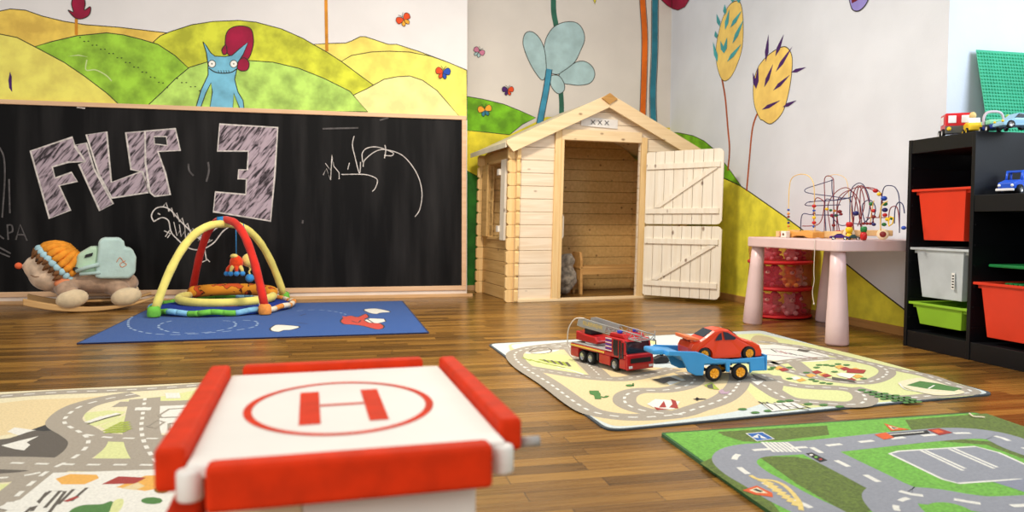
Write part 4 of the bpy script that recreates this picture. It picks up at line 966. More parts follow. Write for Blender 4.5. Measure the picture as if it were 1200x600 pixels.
# campfire tents: white fan with red strips
P.fill(rwhite, [(758, 474), (768, 468), (782, 469), (797, 471), (790, 480), (772, 481)])
for q in ([(772, 478), (778, 470), (781, 478)], [(784, 478), (792, 470), (795, 479)], [(766, 477), (774, 479), (784, 480), (770, 481)], [(786, 468), (792, 470), (788, 474)]): P.fill(rred, q)
P.fill(rolive, [(825, 452), (834, 448), (843, 457), (832, 456)]); P.fill(rdark, [(828, 452), (835, 450), (836, 456), (830, 455)]); P.fill(rpurple, [(842, 459), (846, 456), (850, 460), (856, 458), (853, 462), (845, 462)])
# shattered dark shapes at the trailer wheels
P.fill(rwhite, [(775, 443), (790, 440), (804, 446), (795, 448), (785, 452)]); P.fill(rdark, [(764, 445), (785, 442), (800, 447), (785, 447), (778, 450)]); P.fill(rwhite, [(880, 447), (895, 447), (888, 452)]); P.fill(rdark, [(880, 438), (898, 446), (886, 444)])
# houses
for (x, y, m) in ((912, 432, rorange), (918, 434, rred), (938, 446, rorange), (932, 444, rwhite), (957, 437, rred), (965, 440, rorange), (950, 441, rorange), (968, 441, rred), (984, 431, rorange), (990, 433, rred), (986, 440, rwhite), (1002, 434, rorange), (997, 446, rred), (1005, 442, rorange)):
    P.fill(m, [(x-6, y-1.2), (x+1, y-2.8), (x+7, y-.2), (x-1, y+1.8)])
P.fill(rred, [(993, 432), (1015, 434), (1012, 438), (992, 437)]); P.fill(rwhite, [(985, 437), (1003, 439), (996, 444), (983, 441)]); P.fill(rdark, [(975, 442), (1000, 446), (1003, 449), (975, 445)])
for x, y in ((906, 431), (903, 433), (925, 431), (951, 445), (956, 447), (960, 428), (968, 428), (975, 429), (982, 427), (945, 437), (978, 436), (992, 428), (964, 449), (972, 450), (1012, 444), (925, 444), (957, 431)): blob(P, rgreen, x, y, 4.2, .9)
P.k += 1
# tennis court
P.fill(cr_, [(1052, 450), (1065, 445), (1085, 444), (1118, 455), (1130, 461), (1100, 464), (1070, 458)], True)
P.fill(rgreen, [(1062, 452), (1078, 447), (1100, 450), (1127, 456), (1118, 459), (1085, 456)]); P.line(rwhite, [(1095, 452), (1088, 456)], .006, False); P.line(rwhite, [(1054, 450), (1062, 457), (1085, 460), (1120, 462)], .006)
# orchard
for r_ in range(5):
    for c_ in range(5):
        x = 1010+r_*6.5+c_*13.2; y = 457.5+r_*2.6+c_*2.2
        if x < 1078+r_*2 and y < 474: blob(P, rgreen, x, y, 5.2, 1.2)
P.k += 1
for x, y in ((915, 471), (925, 470), (947, 474), (965, 475), (984, 477), (885, 484), (900, 482), (870, 480)): blob(P, rgreen, x, y, 5.5, 1.3)
P.k += 1
for k in range(6): P.line(rdark, [(889+k*9, 471+k*.6), (905+k*9, 480-k*.2)], .006, False); 
P.fill(rwhite, [(894, 474), (930, 472), (944, 478), (905, 483)]); 
for k in range(4): P.line(rdark, [(896+k*10, 474-k*.2), (906+k*10, 481-k*.6)], .005, False)
P.line(rdark, [(893, 472), (948, 481)], .006, False)
mid = mb.build('play_rug', origin=ctr, bevel=-1); tag(mid, 'cream and sand town map rug under the fire truck and the blue trailer', 'rug')

# --- green traffic rug on the right
C = [at(774, 511, 2, 0), Vector((.765, .35, 0)), Vector((1.86, .35, 0)), at(1142, 486.5, 2, 0)]
lawn = rp('lawn', (116, 182, 66), .16); moss = rp('moss', (98, 118, 44), .22); tar = rp('tar', (150, 153, 162), .05); gedge = rp('green_edge', (54, 104, 50)); ryel = rp('yellow', (236, 210, 128)); rbl = rp('sign_blue', (40, 100, 176)); rblk = rp('sign_black', (40, 38, 36)); rsor = rp('sign_orange', (226, 96, 40))
mb, ctr = rug('g', '', C, .010, lawn, gedge, .012, .01)
x0, x1, ya, yb = .79, 1.845, .37, 1.755
P = Paint(mb, 2, .0095, 1, .00002, clip=[(0, .782, 1.85), (1, .36, 1.765)])
def g(L): return [(760+a/2.727, 470+b/2.727) for a, b in L]
P.fill(moss, g([(220, 98), (570, 78), (578, 108), (430, 125), (340, 130), (300, 128), (240, 110)]))
P.fill(moss, g([(820, 60), (1075, 38), (1400, 150), (1400, 230), (1200, 140), (1060, 95), (960, 92), (840, 92)]))
P.fill(moss, g([(165, 198), (200, 182), (240, 180), (270, 200), (330, 260), (400, 330), (440, 380), (360, 420), (300, 330)]))
P.fill(moss, g([(350, 176), (470, 178), (560, 195), (640, 225), (705, 258), (738, 290), (722, 345), (660, 380), (620, 350), (470, 262)]))
P.fill(moss, g([(930, 128), (1000, 122), (1100, 130), (1400, 220), (1400, 300), (1200, 185), (1080, 140)]))
r1 = g([(1500, 260), (1300, 185), (1200, 150), (1130, 118), (1060, 105), (980, 103), (860, 112), (760, 122), (640, 135), (540, 145), (420, 152), (330, 158), (285, 172), (275, 195), (310, 228), (370, 262), (450, 308), (540, 352), (620, 400), (720, 460)])
r2 = g([(520, 148), (580, 180), (640, 210), (700, 240), (770, 275), (840, 298), (940, 308), (1040, 325), (1140, 335), (1300, 330), (1450, 330)])
r3 = g([(800, 285), (770, 310), (790, 345), (850, 395), (950, 460)])
for q in (r1, r2, r3): P.line(tar, q, .100, n=5)
P.fill(tar, g([(770, 168), (800, 160), (1045, 145), (1120, 165), (1330, 260), (1180, 250), (990, 263), (940, 250)]), line=rwhite, lw=.008)
P.fill(rp('tar_dark', (140, 144, 160)), g([(1100, 258), (1250, 245), (1350, 300), (1230, 300)]))
for a, b_ in (((870, 158), (1005, 222)), ((885, 158), (1012, 216)), ((960, 153), (1105, 216)), ((975, 151), (1115, 212))): P.line(rwhite, g([a, b_]), .008, False)
for q in (r1, r2): P.dash(rwhite, q, .014, .045, .055)
P.dash(rwhite, g([(830, 310), (800, 322), (795, 350), (870, 400)]), .012, .03, .03)
for k in range(7): P.line(rwhite, g([(362+k*13, 131+k*.2), (402+k*14, 163)]), .0075, False)
for k in range(8):
    a = g([(352+k*15, 252+k*11), (398+k*13.5, 266+k*10)]); P.line(ryel, a, .013, False)
P.line(ryel, g([(325, 238), (350, 250), (400, 256), (440, 275), (480, 320), (488, 350)]), .01)
P.fill(lawn, g([(890, 335), (950, 325), (1020, 345), (1060, 380), (1000, 420), (900, 390)]), True)
P.fill(rwhite, g([(310, 104), (365, 99), (404, 122), (346, 129)])); P.fill(rbl, g([(315, 105), (363, 101), (399, 121), (347, 127)])); P.fill(rwhite, g([(330, 117), (350, 106), (380, 121)])); P.line(rbl, g([(352, 110), (356, 119)]), .006, False)
P.fill(rblk, g([(502, 168), (522, 165), (572, 190), (548, 196)])); 
for k, m in enumerate((rwhite, lawn, rred)): blob(P, m, 760+(520+k*15)/2.727, 470+(173+k*7)/2.727, 2.2, 1.1)
P.k += 1
P.fill(rsor, g([(300, 286), (345, 271), (395, 294), (398, 308), (340, 300)])); P.fill(cr_, g([(322, 286), (347, 277), (382, 296), (345, 294)])); P.line(rblk, g([(338, 283), (362, 291)]), .010, False)
P.fill(rblk, g([(722, 108), (890, 94), (900, 104), (752, 118)])); P.fill(rsor, g([(722, 108), (758, 101), (786, 118), (752, 124)])); P.fill(rred, g([(890, 92), (930, 88), (972, 102), (930, 110)])); P.fill(rsor, g([(905, 95), (925, 92), (945, 100), (925, 104)]))
P.line(rwhite, g([(770, 108), (880, 99)]), .006, False)
P.fill(rsor, g([(752, 72), (800, 86), (835, 92), (775, 96)])); P.fill(cr_, g([(765, 79), (800, 88), (780, 92)])); P.fill(rblk, g([(775, 83), (795, 88), (782, 90)]))
gr = mb.build('play_rug', origin=ctr, bevel=-1); tag(gr, 'bright green traffic rug with grey roads and road signs, lower right corner', 'rug')
o = MB().use(mat('string_cream', (226, 216, 190), .9)).tube(cr([Vector((*at(1136, 485, 2, .012).xy, .013)), Vector((*at(1141, 488.5, 2, .012).xy, .013)), Vector((*at(1148, 489, 2, .012).xy, .013)), Vector((*at(1154, 490, 2, .012).xy, .014))], 6), .0025, 6).build('loose_thread', origin=at(1145, 488, 2, .012)); tag(o, 'loose cream thread at the far corner of the green traffic rug', 'thread')

# --- town map rug at the lower left, partly under the helipad toy
C = [Vector((-2.3, 2.60, 0)), Vector((-2.25, 1.1, 0)), Vector((-.18, 1.16, 0)), Vector((-.22, 2.68, 0))]
mb, ctr = rug('l', '', C, .006, cr_, redge, .006, .03)
P = Paint(mb, 2, .0055, 1, .00002, clip=[(0, -2.24, -.23), (1, 1.18, 2.66)])
def l(L): return [(a/3.53, 430+b/3.53) for a, b in L]
P.fill(sand, l([(-700, 170), (0, 150), (120, 136), (330, 128), (520, 112), (420, 130), (300, 160), (250, 200), (230, 240), (140, 262), (0, 285), (-700, 330)]))
P.fill(rwhite, l([(30, 268), (60, 250), (150, 262), (240, 262), (130, 300)]))
P.fill(rdark, l([(-300, 330), (0, 300), (60, 288), (150, 262), (270, 262), (315, 280), (328, 310), (300, 350), (240, 375), (120, 386), (0, 384), (-300, 400)]), True)
P.fill(rblk, l([(130, 260), (200, 235), (242, 232), (225, 250), (285, 256), (180, 266)]))
P.fill(rwhite, l([(5, 325), (80, 305), (160, 286), (110, 312), (125, 322), (100, 345), (60, 340)]))
P.fill(rdark, l([(-300, 425), (0, 415), (90, 418), (168, 425), (100, 445), (0, 453), (-300, 460)]))
P.fill(field, l([(500, 140), (700, 118), (840, 90), (880, 110), (830, 140), (700, 146)]))
P.fill(field, l([(345, 190), (450, 180), (520, 185), (480, 215), (400, 245), (360, 240)]))
P.fill(field, l([(410, 245), (470, 220), (550, 185), (552, 275), (470, 275)])); P.fill(field, l([(440, 305), (550, 303), (578, 385), (385, 386)])); P.fill(field, l([(0, 485), (70, 482), (40, 520), (0, 545)]))
P.fill(rwhite, l([(630, 160), (820, 150), (900, 200), (860, 260), (780, 275), (640, 275), (600, 240)])); P.fill(rwhite, l([(650, 310), (740, 300), (700, 360)]))
q1 = l([(-500, 165), (0, 122), (250, 105), (450, 98), (650, 88), (850, 74), (1000, 66)])
q2 = l([(560, 112), (430, 135), (330, 165), (275, 205), (270, 235), (330, 270), (365, 300), (350, 340), (290, 385), (200, 430), (120, 490), (40, 560), (-60, 640)])
q3 = l([(600, 130), (590, 200), (585, 260), (600, 320), (640, 385), (680, 430)])
q4 = l([(-400, 400), (0, 397), (200, 402), (400, 405), (560, 405), (700, 408), (900, 410)])
q5 = l([(480, 155), (600, 152), (720, 150), (900, 140)]); q6 = l([(350, 280), (450, 292), (560, 296), (760, 296), (900, 290)])
q7 = l([(-300, 480), (0, 460), (100, 450), (200, 430)])
for q in (q1, q2, q3, q4, q5, q6, q7): P.line(road, q, .088 if q in (q2, q4, q3) else .062)
for q in (q1, q2, q3, q4, q6, q7): P.dash(rwhite, q, .010, .03, .03)
for k in range(4): P.line(rwhite, l([(690+k*15, 108), (695+k*15, 130)]), .01, False); P.line(rwhite, l([(570+k*16, 168), (566+k*16, 180)]), .012, False)
for r_ in range(5):
    for c_ in range(6):
        x = 440+c_*20+r_*3; y = 262-c_*10+r_*9
        if 220+(550-x)*.2 < y < 272 and x < 545: P.line(rolive, l([(x-9, y+4), (x+9, y-4)]), .012, False)
for k in range(3): P.line(rwhite, l([(360+k*30, 232-k*10), (430+k*30, 205-k*6)]), .02, False); P.line(rdark, l([(362+k*30, 238-k*10), (440+k*30, 210-k*6)]), .005, False)
for q in ([(660, 200), (700, 175), (790, 170), (810, 195), (740, 208), (665, 210)], [(610, 245), (650, 220), (680, 230), (640, 255)], [(700, 235), (780, 230), (770, 265), (700, 262)]): P.line(road, l(q+[q[0]]), .008, False)
P.fill(rwhite, l([(220, 440), (700, 425), (900, 440), (900, 700), (-100, 700)]))
P.fill(rorange, l([(230, 465), (290, 445), (400, 448), (410, 462), (350, 488), (255, 488)])); P.fill(rorange, l([(480, 500), (600, 452), (700, 448), (690, 500), (600, 515)])); P.fill(rred, l([(420, 488), (490, 455), (605, 460), (560, 485)]))
P.fill(sand, l([(500, 505), (570, 480), (600, 495), (560, 512)]))
P.fill(rgreen, l([(290, 598), (340, 575), (420, 570), (460, 558), (470, 580), (400, 640), (280, 640)]), True); P.fill(field, l([(470, 560), (510, 550), (500, 590), (450, 630)]), True)
P.mb.use(rgreen); blob(P, rgreen, 628/3.53, 430+556/3.53, 13, 4.2); blob(P, rgreen, 668/3.53, 430+512/3.53, 9, 4); P.k += 1
for k in range(4): P.line(rdark, l([(130+k*55, 600-k*14), (195+k*55, 520-k*6)]), .007, False)
P.line(rdark, l([(100, 610), (210, 515), (270, 518), (200, 610)]), .007, False)
for k in range(5): P.line(rwhite, l([(0+k*26, 580-k*9), (60+k*22, 590-k*3)]), .016, False)
P.line(rred, l([(270, 560), (320, 540)]), .012, False)
lf = mb.build('play_rug', origin=ctr, bevel=-1); tag(lf, 'cream town map rug with grey mountain print at the lower left behind the helipad toy', 'rug')

# --- blue rug under the baby gym
C = [at(89, 404, 2, 0), at(503, 391, 2, 0), at(472, 353.5, 2, 0), Vector((-1.25, 5.16, 0))]
navy = rp('navy', (30, 82, 158), .1); nedge = rp('navy_edge', (22, 34, 78))
mb, ctr = rug('b', '', C, .007, navy, nedge, .012, .01)
P = Paint(mb, 2, .0065, 1, .00002)
lineb = rp('line_blue', (150, 176, 214), .05)
def b7(L): return [(80+a/2.727, 340+b/2.727) for a, b in L]
P.dash(lineb, b7([(205, 85), (192, 100), (200, 122), (260, 138), (340, 142), (430, 138), (520, 130), (590, 118), (605, 106), (590, 98), (520, 95)]), .012, .05, .03)
P.dash(lineb, b7([(330, 98), (295, 108), (290, 120), (320, 132), (380, 137), (450, 134), (515, 122), (535, 112), (525, 100), (470, 97)]), .012, .05, .03)
P.dash(lineb, b7([(730, 66), (800, 63), (860, 70), (900, 82)]), .01, .04, .03)
P.fill(rwhite, b7([(650, 118), (665, 111), (700, 112), (740, 117), (715, 126), (690, 128), (672, 133), (650, 130), (645, 124)]), True, line=rblk, lw=.008)
P.fill(rwhite, b7([(945, 62), (985, 59), (1030, 69), (1000, 72), (985, 76), (960, 72)]), True, line=rblk, lw=.008)
P.fill(rp('plane_red', (206, 62, 40)), b7([(870, 98), (885, 85), (905, 82), (925, 86), (950, 76), (960, 86), (950, 94), (1000, 108), (1008, 120), (985, 125), (940, 114), (905, 110), (880, 108)]), True, line=rblk, lw=.008)
P.fill(rwhite, b7([(945, 96), (965, 90), (1010, 92), (1015, 100), (990, 106), (960, 104)]), line=rblk, lw=.007); P.line(rblk, b7([(955, 92), (975, 105)]), .008); P.line(rblk, b7([(905, 98), (925, 104), (935, 96)]), .008)
P.line(_m['rug_plane_red'], b7([(880, 84), (890, 96)]), .02, False)
P.line(rp('mark_dark', (26, 40, 92)), b7([(740, 82), (760, 76)]), .01, False); P.line(_m['rug_mark_dark'], b7([(730, 104), (765, 108)]), .01, False)
br = mb.build('play_rug', origin=ctr, bevel=-1); tag(br, 'navy blue rug with a red cartoon aeroplane and white clouds under the baby gym', 'rug')

# ================================================================== BABY GYM
RZ = .0072
gc = Vector((-.785, 4.93, RZ))
gy = thing('baby_gym', 'baby play gym with crossed yellow and red padded arches over a round mat', 'baby gym', gc)
mblue = mat('mat_navy', (40, 62, 150), .95, .1, 30, .1, bump=.5, bscale=80); mgrn = mat('mat_green', (112, 190, 70), .95, .08, 30); mlb = mat('mat_light_blue', (132, 190, 222), .95, .08, 30); mor = mat('mat_orange', (236, 150, 70), .95, .08, 30); mcr = mat('mat_cream', (240, 226, 200), .95, .05, 30)
ppy = mat('pad_yellow', (240, 226, 122), .9, .05, 14, .15, bump=.4, bscale=50, sheen=.2); ppr = mat('pad_red', (212, 46, 34), .9, .06, 14, .15, bump=.4, bscale=50, sheen=.2)
prof = [(0.0005, .0005), (.38, .0005), (.42, .006), (.40, .02), (.30, .028), (.0005, .026)]
MB().use(mblue).lathe(prof, n=48).build('mat', gy).scale = (1, 1.1, 1)
N_ = 40; seq = [mgrn, mlb, mgrn, mblue]
mb = MB()
for k in range(N_):
    a0, a1 = 2*math.pi*k/N_, 2*math.pi*(k+1)/N_; deg = math.degrees(a0) % 360
    m = ([mor, mcr][k % 2]) if (deg > 300 or deg < 70) else seq[(k//2) % 3]
    mb.use(m); ps_ = []
    for j in range(5):
        a = a0+(a1-a0)*j/4; r_ = .418+.006*math.sin(a*14); ps_.append(Vector((r_*math.cos(a), 1.1*r_*math.sin(a), 0.024+.005*math.sin(a*11))))
    mb.tube(ps_, .017, 8)
o = mb.build('mat_border', gy); o['label'] = 'scalloped border in green, light blue, orange and cream'
def arch(p0, p1, m, z1, nm='arch'):
    p0, p1 = Vector(p0), Vector(p1); pts = []
    for i in range(33):
        t = i/32; s_ = 2*t-1; q = p0.lerp(p1, .5+.5*(math.copysign(abs(s_)**.92, s_))); q.z = .03+(z1-.03)*(1-abs(s_)**2.35)
        pts.append(q)
    rr = [.024*(1+.05*math.sin(i*2.1)) for i in range(33)]
    return MB().use(m).tube(pts, rr, 14).build(nm, gy)
arch((-.315, -.40, 0), (.335, .36, 0), ppy, .535); arch((.29, -.39, 0), (-.27, .38, 0), ppr, .56)
MB().use(mat('wrap_blue', (40, 130, 190), .8)).tube([(-.03, -.02, .545), (.03, .0, .552)], .034, 12).build('crown_wrap', gy)
for (x, y, m) in ((-.315, -.41, mgrn), (.29, -.40, mor), (.335, .365, mgrn), (-.27, .385, mor)):
    MB().use(m).lathe([(.034, -.0), (.038, .012), (.034, .05), (.022, .06)], (x, y, .005), n=16).build('foot_sleeve', gy)
# padded ring: yellow front half and patterned back half
def patch_mat():
    m = mat('pad_leaf', (226, 140, 34), .9, .05, 14); nt = m.node_tree; N = nt.nodes; L = nt.links; b = N['Principled BSDF']
    tc = N.new('ShaderNodeTexCoord'); v = N.new('ShaderNodeTexNoise'); v.inputs['Scale'].default_value = 11; v.inputs['Distortion'].default_value = .8; L.new(tc.outputs['Object'], v.inputs['Vector'])
    r_ = N.new('ShaderNodeValToRGB'); r_.color_ramp.interpolation = 'CONSTANT'; e = r_.color_ramp.elements; e[0].color = rgb((228, 150, 40)); e[1].position = .53; e[1].color = rgb((70, 34, 18))
    k = e.new(.555); k.color = rgb((206, 84, 34)); L.new(v.outputs['Fac'], r_.inputs[0]); L.new(r_.outputs[0], b.inputs['Base Color']); return m
rc = Vector((.0, .10, .06))
for (a0, a1, m, rr, nm) in ((150, 372, ppy, .027, 'ring_cushion'), (12, 150, patch_mat(), .040, 'ring_cushion')):
    pts = [rc+Vector((.285*math.cos(R(a)), .25*math.sin(R(a)), .012*math.sin(R(a))+(.016 if rr > .03 else 0))) for a in [a0+(a1-a0)*i/24 for i in range(25)]]
    MB().use(m).tube(pts, [rr*(.75 if i in (0, 24) else 1) for i in range(25)], 14).build(nm, gy)
MB().use(mat('mat_print', (214, 60, 60), .95, .5, 40)).lathe([(.0005, .0275), (.20, .028), (.21, .026), (.0005, .026)], (.02, .04, .002), n=32).build('mat_centre', gy)
MB().use(mcr).bx(.235, .262, -.215, -.185, .036, .052).build('care_tag', gy, .001)
# hanging toys
sk = mat('hang_string', (50, 130, 190), .7); tb_ = mat('toy_ball_blue', (50, 140, 210), .8, .05, sheen=.2); tor = mat('toy_plush_orange', (226, 70, 30), .95, .1, 30, .1, sheen=.3); tyl = mat('toy_plush_yellow', (240, 214, 120), .95, .08, 30, .1, sheen=.3)
hc = at(277, 310, 1, 4.93)
t = thing('hanging_octopus', 'red and orange plush with blue ball feet hanging from the arch on a blue string', 'soft toy', (hc.x, hc.y, hc.z-.06), group='toys hanging from the baby gym')
MB().use(sk).tube([(.0, 0, .11), (.0, 0, .545-(hc.z-.06))], .003, 6).build('string', t)
MB().use(tor).ell((0, 0, .07), (.042, .036, .05)).build('body', t)
MB().use(tyl).ell((-.012, -.01, .115), (.024, .022, .014)).build('cap', t)
for i, (x, y) in enumerate(((-.058, -.01), (-.03, -.03), (.005, -.032), (.04, -.022), (.0, .03))):
    lg = MB().use(tyl if i % 2 else tor).tube([(x*.4, y*.4, .06), (x*.85, y, .035), (x, y, .012)], [.014, .012, .009], 8).build('leg', t)
    MB().use(tb_).ell((x, y, .004), .0165).build('foot', t)
hc = at(292, 305, 1, 4.97)
t = thing('hanging_plush', 'pale yellow plush ball with a blue ball below, hanging beside the red plush', 'soft toy', (hc.x, hc.y, hc.z-.12), group=None)
MB().use(tyl).ell((0, 0, .12), (.046, .04, .045)).ell((.02, -.02, .15), .018).build('body', t)
MB().use(tor).ell((.024, -.034, .125), (.012, .01, .012)).build('nose', t)
MB().use(tyl).tube(cr([(.0, 0, .08), (.006, 0, .06), (-.002, 0, .045), (.004, 0, .03)], 4), .006, 8).build('tail', t)
MB().use(tb_).ell((.002, 0, .005), (.028, .028, .027)).build('ball', t)
MB().use(sk).tube([(.0, 0, .16), (-.03, -.02, .545-(hc.z-.12))], .0025, 6).build('string', t)

# ================================================================== ROCKING HEDGEHOG
hg = thing('rocking_hedgehog', 'plush hedgehog rocking toy with orange cap on curved wooden rockers by the blackboard', 'rocking toy', (-1.61, 5.08, 0), R(17))
tan = mat('plush_tan', (176, 146, 122), .95, .1, 30, .1, bump=.4, bscale=160, sheen=.4); face = mat('plush_face', (222, 194, 166), .95, .1, 20, .1, bump=.4, bscale=160, sheen=.4); paw = mat('plush_paw', (222, 200, 164), .95, .06, 20, .1, bump=.4, bscale=160, sheen=.3)
capo = mat('plush_cap', (232, 150, 52), .9, .1, 20, .1, bump=.4, bscale=100); hair = mat('plush_hair', (132, 92, 60), .9, .15, 30, .1, bump=.5, bscale=120); mint = mat('cushion_mint', (186, 212, 206), .9, .05, 12, .15, bump=.3, bscale=60, sheen=.3); mint2 = mat('cushion_mint_green', (184, 212, 184), .9, .05, 12, .15, sheen=.3); band = mat('band_blue', (168, 204, 214), .9, .05, 12, .15); coll = mat('collar_orange', (228, 140, 96), .9, .06, 12, .15); buck = mat('buckle', (26, 26, 28), .4)
rkw = wood('rocker_wood', (196, 152, 96), (214, 172, 116), 0, .45, False)
mb = MB().use(tan).ell((.0, 0, .185), (.24, .105, .085), Matrix.Rotation(R(6), 3, 'Y')).ell((-.14, 0, .2), (.12, .1, .1)).ell((.16, 0, .16), (.12, .11, .08))
for s_ in (-1, 1):
    mb.tube([(-.13, s_*.05, .17), (-.12, s_*.12, .13), (-.09, s_*.15, .10)], [.07, .058, .05], 12).tube([(.14, s_*.05, .15), (.17, s_*.11, .12), (.19, s_*.14, .1)], [.07, .058, .05], 12)
mb.build('body', hg, remesh=.012)
for x in (-.09, .20):
    for s_ in (-1, 1): MB().use(paw).ell((x, s_*.165, .085), (.088, .05, .056), Matrix.Rotation(R(-12), 3, 'Y')).build('paw', hg)
# head: round, drawn out to a snout
hc = Vector((-.185, 0, .272))
mb = MB().use(face).ell(hc, (.12, .125, .125)).ell(hc+Vector((-.035, 0, -.012)), (.112, .108, .112)).ell(hc+Vector((-.085, 0, -.0)), (.078, .072, .078)).ell(hc+Vector((-.15, 0, .008)), (.03, .016, .016)); mb.ell(hc+Vector((-.02, 0, -.05)), (.12, .12, .1))
mb.build('head', hg, remesh=.010)
MB().use(mat('nose_orange', (232, 104, 60), .8)).ell(hc+Vector((-.185, 0, .012)), .020).build('nose', hg)
MB().use(buck).ell(hc+Vector((-.08, -.100, .05)), (.008, .006, .008), nu=8, nv=6).ell(hc+Vector((-.08, .100, .05)), (.008, .006, .008), nu=8, nv=6).build('eyes', hg)
MB().use(hair).tube([hc+Vector((-.12, -.072, -.042)), hc+Vector((-.095, -.092, -.052)), hc+Vector((-.07, -.103, -.05))], .0022, 6).build('mouth', hg)
ax = Vector((-.72, 0, -.62)).normalized(); sd = Vector((0, 1, 0)); upv = sd.cross(ax).normalized()
if upv.z < 0: upv = -upv
def ringpt(r, a, off): return hc+ax*off+(upv*math.cos(a)+sd*math.sin(a))*r
mb = MB().use(hair)
for k in range(20):
    a = -2.0+4.0*k/19; b_ = ringpt(.128, a, -.015); c_ = ringpt(.128+.01*math.sin(k*2), a+.04*math.sin(k*3), .04+.012*math.cos(k*2.3)); mb.tube([b_, b_.lerp(c_, .5)+(b_-hc).normalized()*.014, c_], [.018, .015, .005], 8)
mb.ell(hc+Vector((.04, 0, -.03)), (.10, .118, .11)); mb.build('hair', hg)
mb = MB().use(capo)
for k in range(15):
    a = -2.3+4.6*k/14; pts = []
    for j in range(6):
        off = -.03-j*.024; r_ = math.sqrt(max(.002, .142**2-(off+.01)**2)); pts.append(ringpt(r_*.97, a+.02*math.sin(j*1.5+k), off))
    mb.tube(pts, [.017, .022, .020, .021, .019, .014], 10)
mb.ell(hc+Vector((.03, 0, .03)), (.105, .118, .10)); mb.build('cap', hg)
mb = MB().use(band)
for k in range(20):
    a = -2.4+4.8*k/19; mb.ell(ringpt(.140, a, -.016), (.022, .018, .022), nu=10, nv=8)
mb.build('cap_band', hg)
MB().use(hair).ell(hc+Vector((.05, 0, .075)), (.07, .085, .06)).ell(hc+Vector((.12, -.05, .05)), (.03, .02, .012)).build('cap_crown', hg)
mb = MB().use(coll)
for k in range(7):
    a = -.9-.35*k; q = Vector((-.165, 0, .185))+Vector((-.05, 0, -.075))*math.cos(a*.0+0)
for k in range(12):
    a = 2*math.pi*k/12; mb.ell(Vector((-.135+.035*math.cos(a), -.105*math.sin(a), .175+.08*math.cos(a)*-1)), (.05, .03, .035))
mb.build('collar', hg)
# seat cushion shell strapped on the back
mb = MB().use(mint).bx(.06, .245, -.13, .13, .20, .38).bx(.06, .21, -.12, .12, .385, .45)
st_ = MB().use(mint).prism([(.03, .21), (.06, .2), (.22, .195), (.255, .23), (.262, .33), (.24, .385), (.20, .392), (.195, .43), (.175, .452), (.08, .452), (.055, .43), (.05, .36)], (0, -.14, 0), (1, 0, 0), (0, 0, 1), (0, .28, 0)).build('seat_cushion', hg, .02, seg=4)
MB().use(mint2).prism([(-.08, .25), (-.05, .235), (.052, .225), (.058, .40), (.01, .395), (-.06, .35)], (0, -.115, 0), (1, 0, 0), (0, 0, 1), (0, .23, 0)).build('seat_wing', hg, .02, seg=4)
MB().use(mint).tube([(-.07, -.122, .25), (.0, -.13, .275), (.055, -.145, .29)], .012, 8).tube([(-.05, -.122, .23), (.03, -.13, .235), (.06, -.145, .24)], .010, 8).build('strap', hg)
MB().use(buck).prism([(-.012, 0), (.03, .012), (.034, .032), (-.006, .02)], (-.01, -.125, .33), (1, 0, 0), (0, 0, 1), (0, .012, 0)).ell((-.07, -.12, .262), (.016, .01, .014)).build('buckle', hg, .002)
MB().use(coll).tube(cr([(.15, -.142, .30), (.17, -.143, .33), (.19, -.143, .30), (.205, -.143, .285), (.18, -.143, .27), (.17, -.143, .29), (.20, -.143, .31)], 4), .0018, 6).build('embroidery', hg)
for s_ in (-1, 1):
    pts = []; L_ = .40
    top = []; bot = []
    for i in range(25):
        x = -.34+.70*i/24; zz = .003+.42*(x/1.0)**2*1.15
        w_ = .014 if 1 < i < 23 else .010
        bot.append((x, zz)); top.append((x, zz+.028+.012*math.cos((x+.3)*5)))
    mb = MB().use(rkw).prism(bot+list(reversed(top)), (0, s_*.16-.02, 0), (1, 0, 0), (0, 0, 1), (0, .04, 0))
    mb.build('rocker', hg, .006, seg=3)
for x in (-.1, .2): MB().use(rkw).bx(x-.02, x+.02, -.139, .139, .03, .048).build('cross_bar', hg, .003)
MB().use(rkw).bx(-.16, .25, -.05, .05, .049, .062).build('deck', hg, .003)

# ================================================================== FIRE TRUCK
d = Vector((.35, -.937, 0)); rz = math.atan2(d.y, d.x)
a = at(668, 420.5, 2, .0065); b_ = at(731, 438, 2, .0065)
ftd = (b_-a).normalized(); rz = math.atan2(ftd.y, ftd.x); Lt = .325; Wt = .118
ctr = (a+b_)/2+Vector((-ftd.y, ftd.x, 0))*(Wt/2)
ft = thing('fire_truck', 'red toy fire engine with a grey turntable ladder standing on the town map rug', 'toy vehicle', (ctr.x+.004, ctr.y-.012, .0085), rz); ft.scale = (1.07, 1.07, 1.07)
fred = mat('truck_red', (186, 24, 28), .28, .05, spec=.5, coat=.3); fgrey = mat('truck_grey', (160, 160, 158), .45, .05); fdark = mat('truck_dark', (30, 30, 34), .5); fyel = mat('truck_yellow', (240, 206, 90), .5); fwhite = mat('truck_white', (232, 232, 238), .4); fblue = mat('truck_blue', (50, 70, 190), .3)
w2 = Wt/2
mb = MB().use(fred)
def sidewall(y0, y1):
    # lower side wall with wheel arches
    for (x0, x1) in ((-.162, -.112), (.012, .075), (.125, .160)): mb.bx(x0, x1, y0, y1, .014, .048)
    mb.bx(-.162, .045, y0, y1, .0482, .062)
    mb.bx(.045, .160, y0, y1, .0482, .062)
sidewall(-w2, -w2+.02); sidewall(w2-.02, w2)
mb.bx(-.162, -.15, -w2+.0205, w2-.0205, .014, .062)
mb.build('lower_body', ft, .0025)
MB().use(fdark).bx(-.149, .15, -w2+.021, w2-.021, .016, .045).build('chassis', ft, .002)
MB().use(fgrey).bx(-.158, .045, -w2+.002, w2-.002, .0625, .066).build('deck', ft, .001)
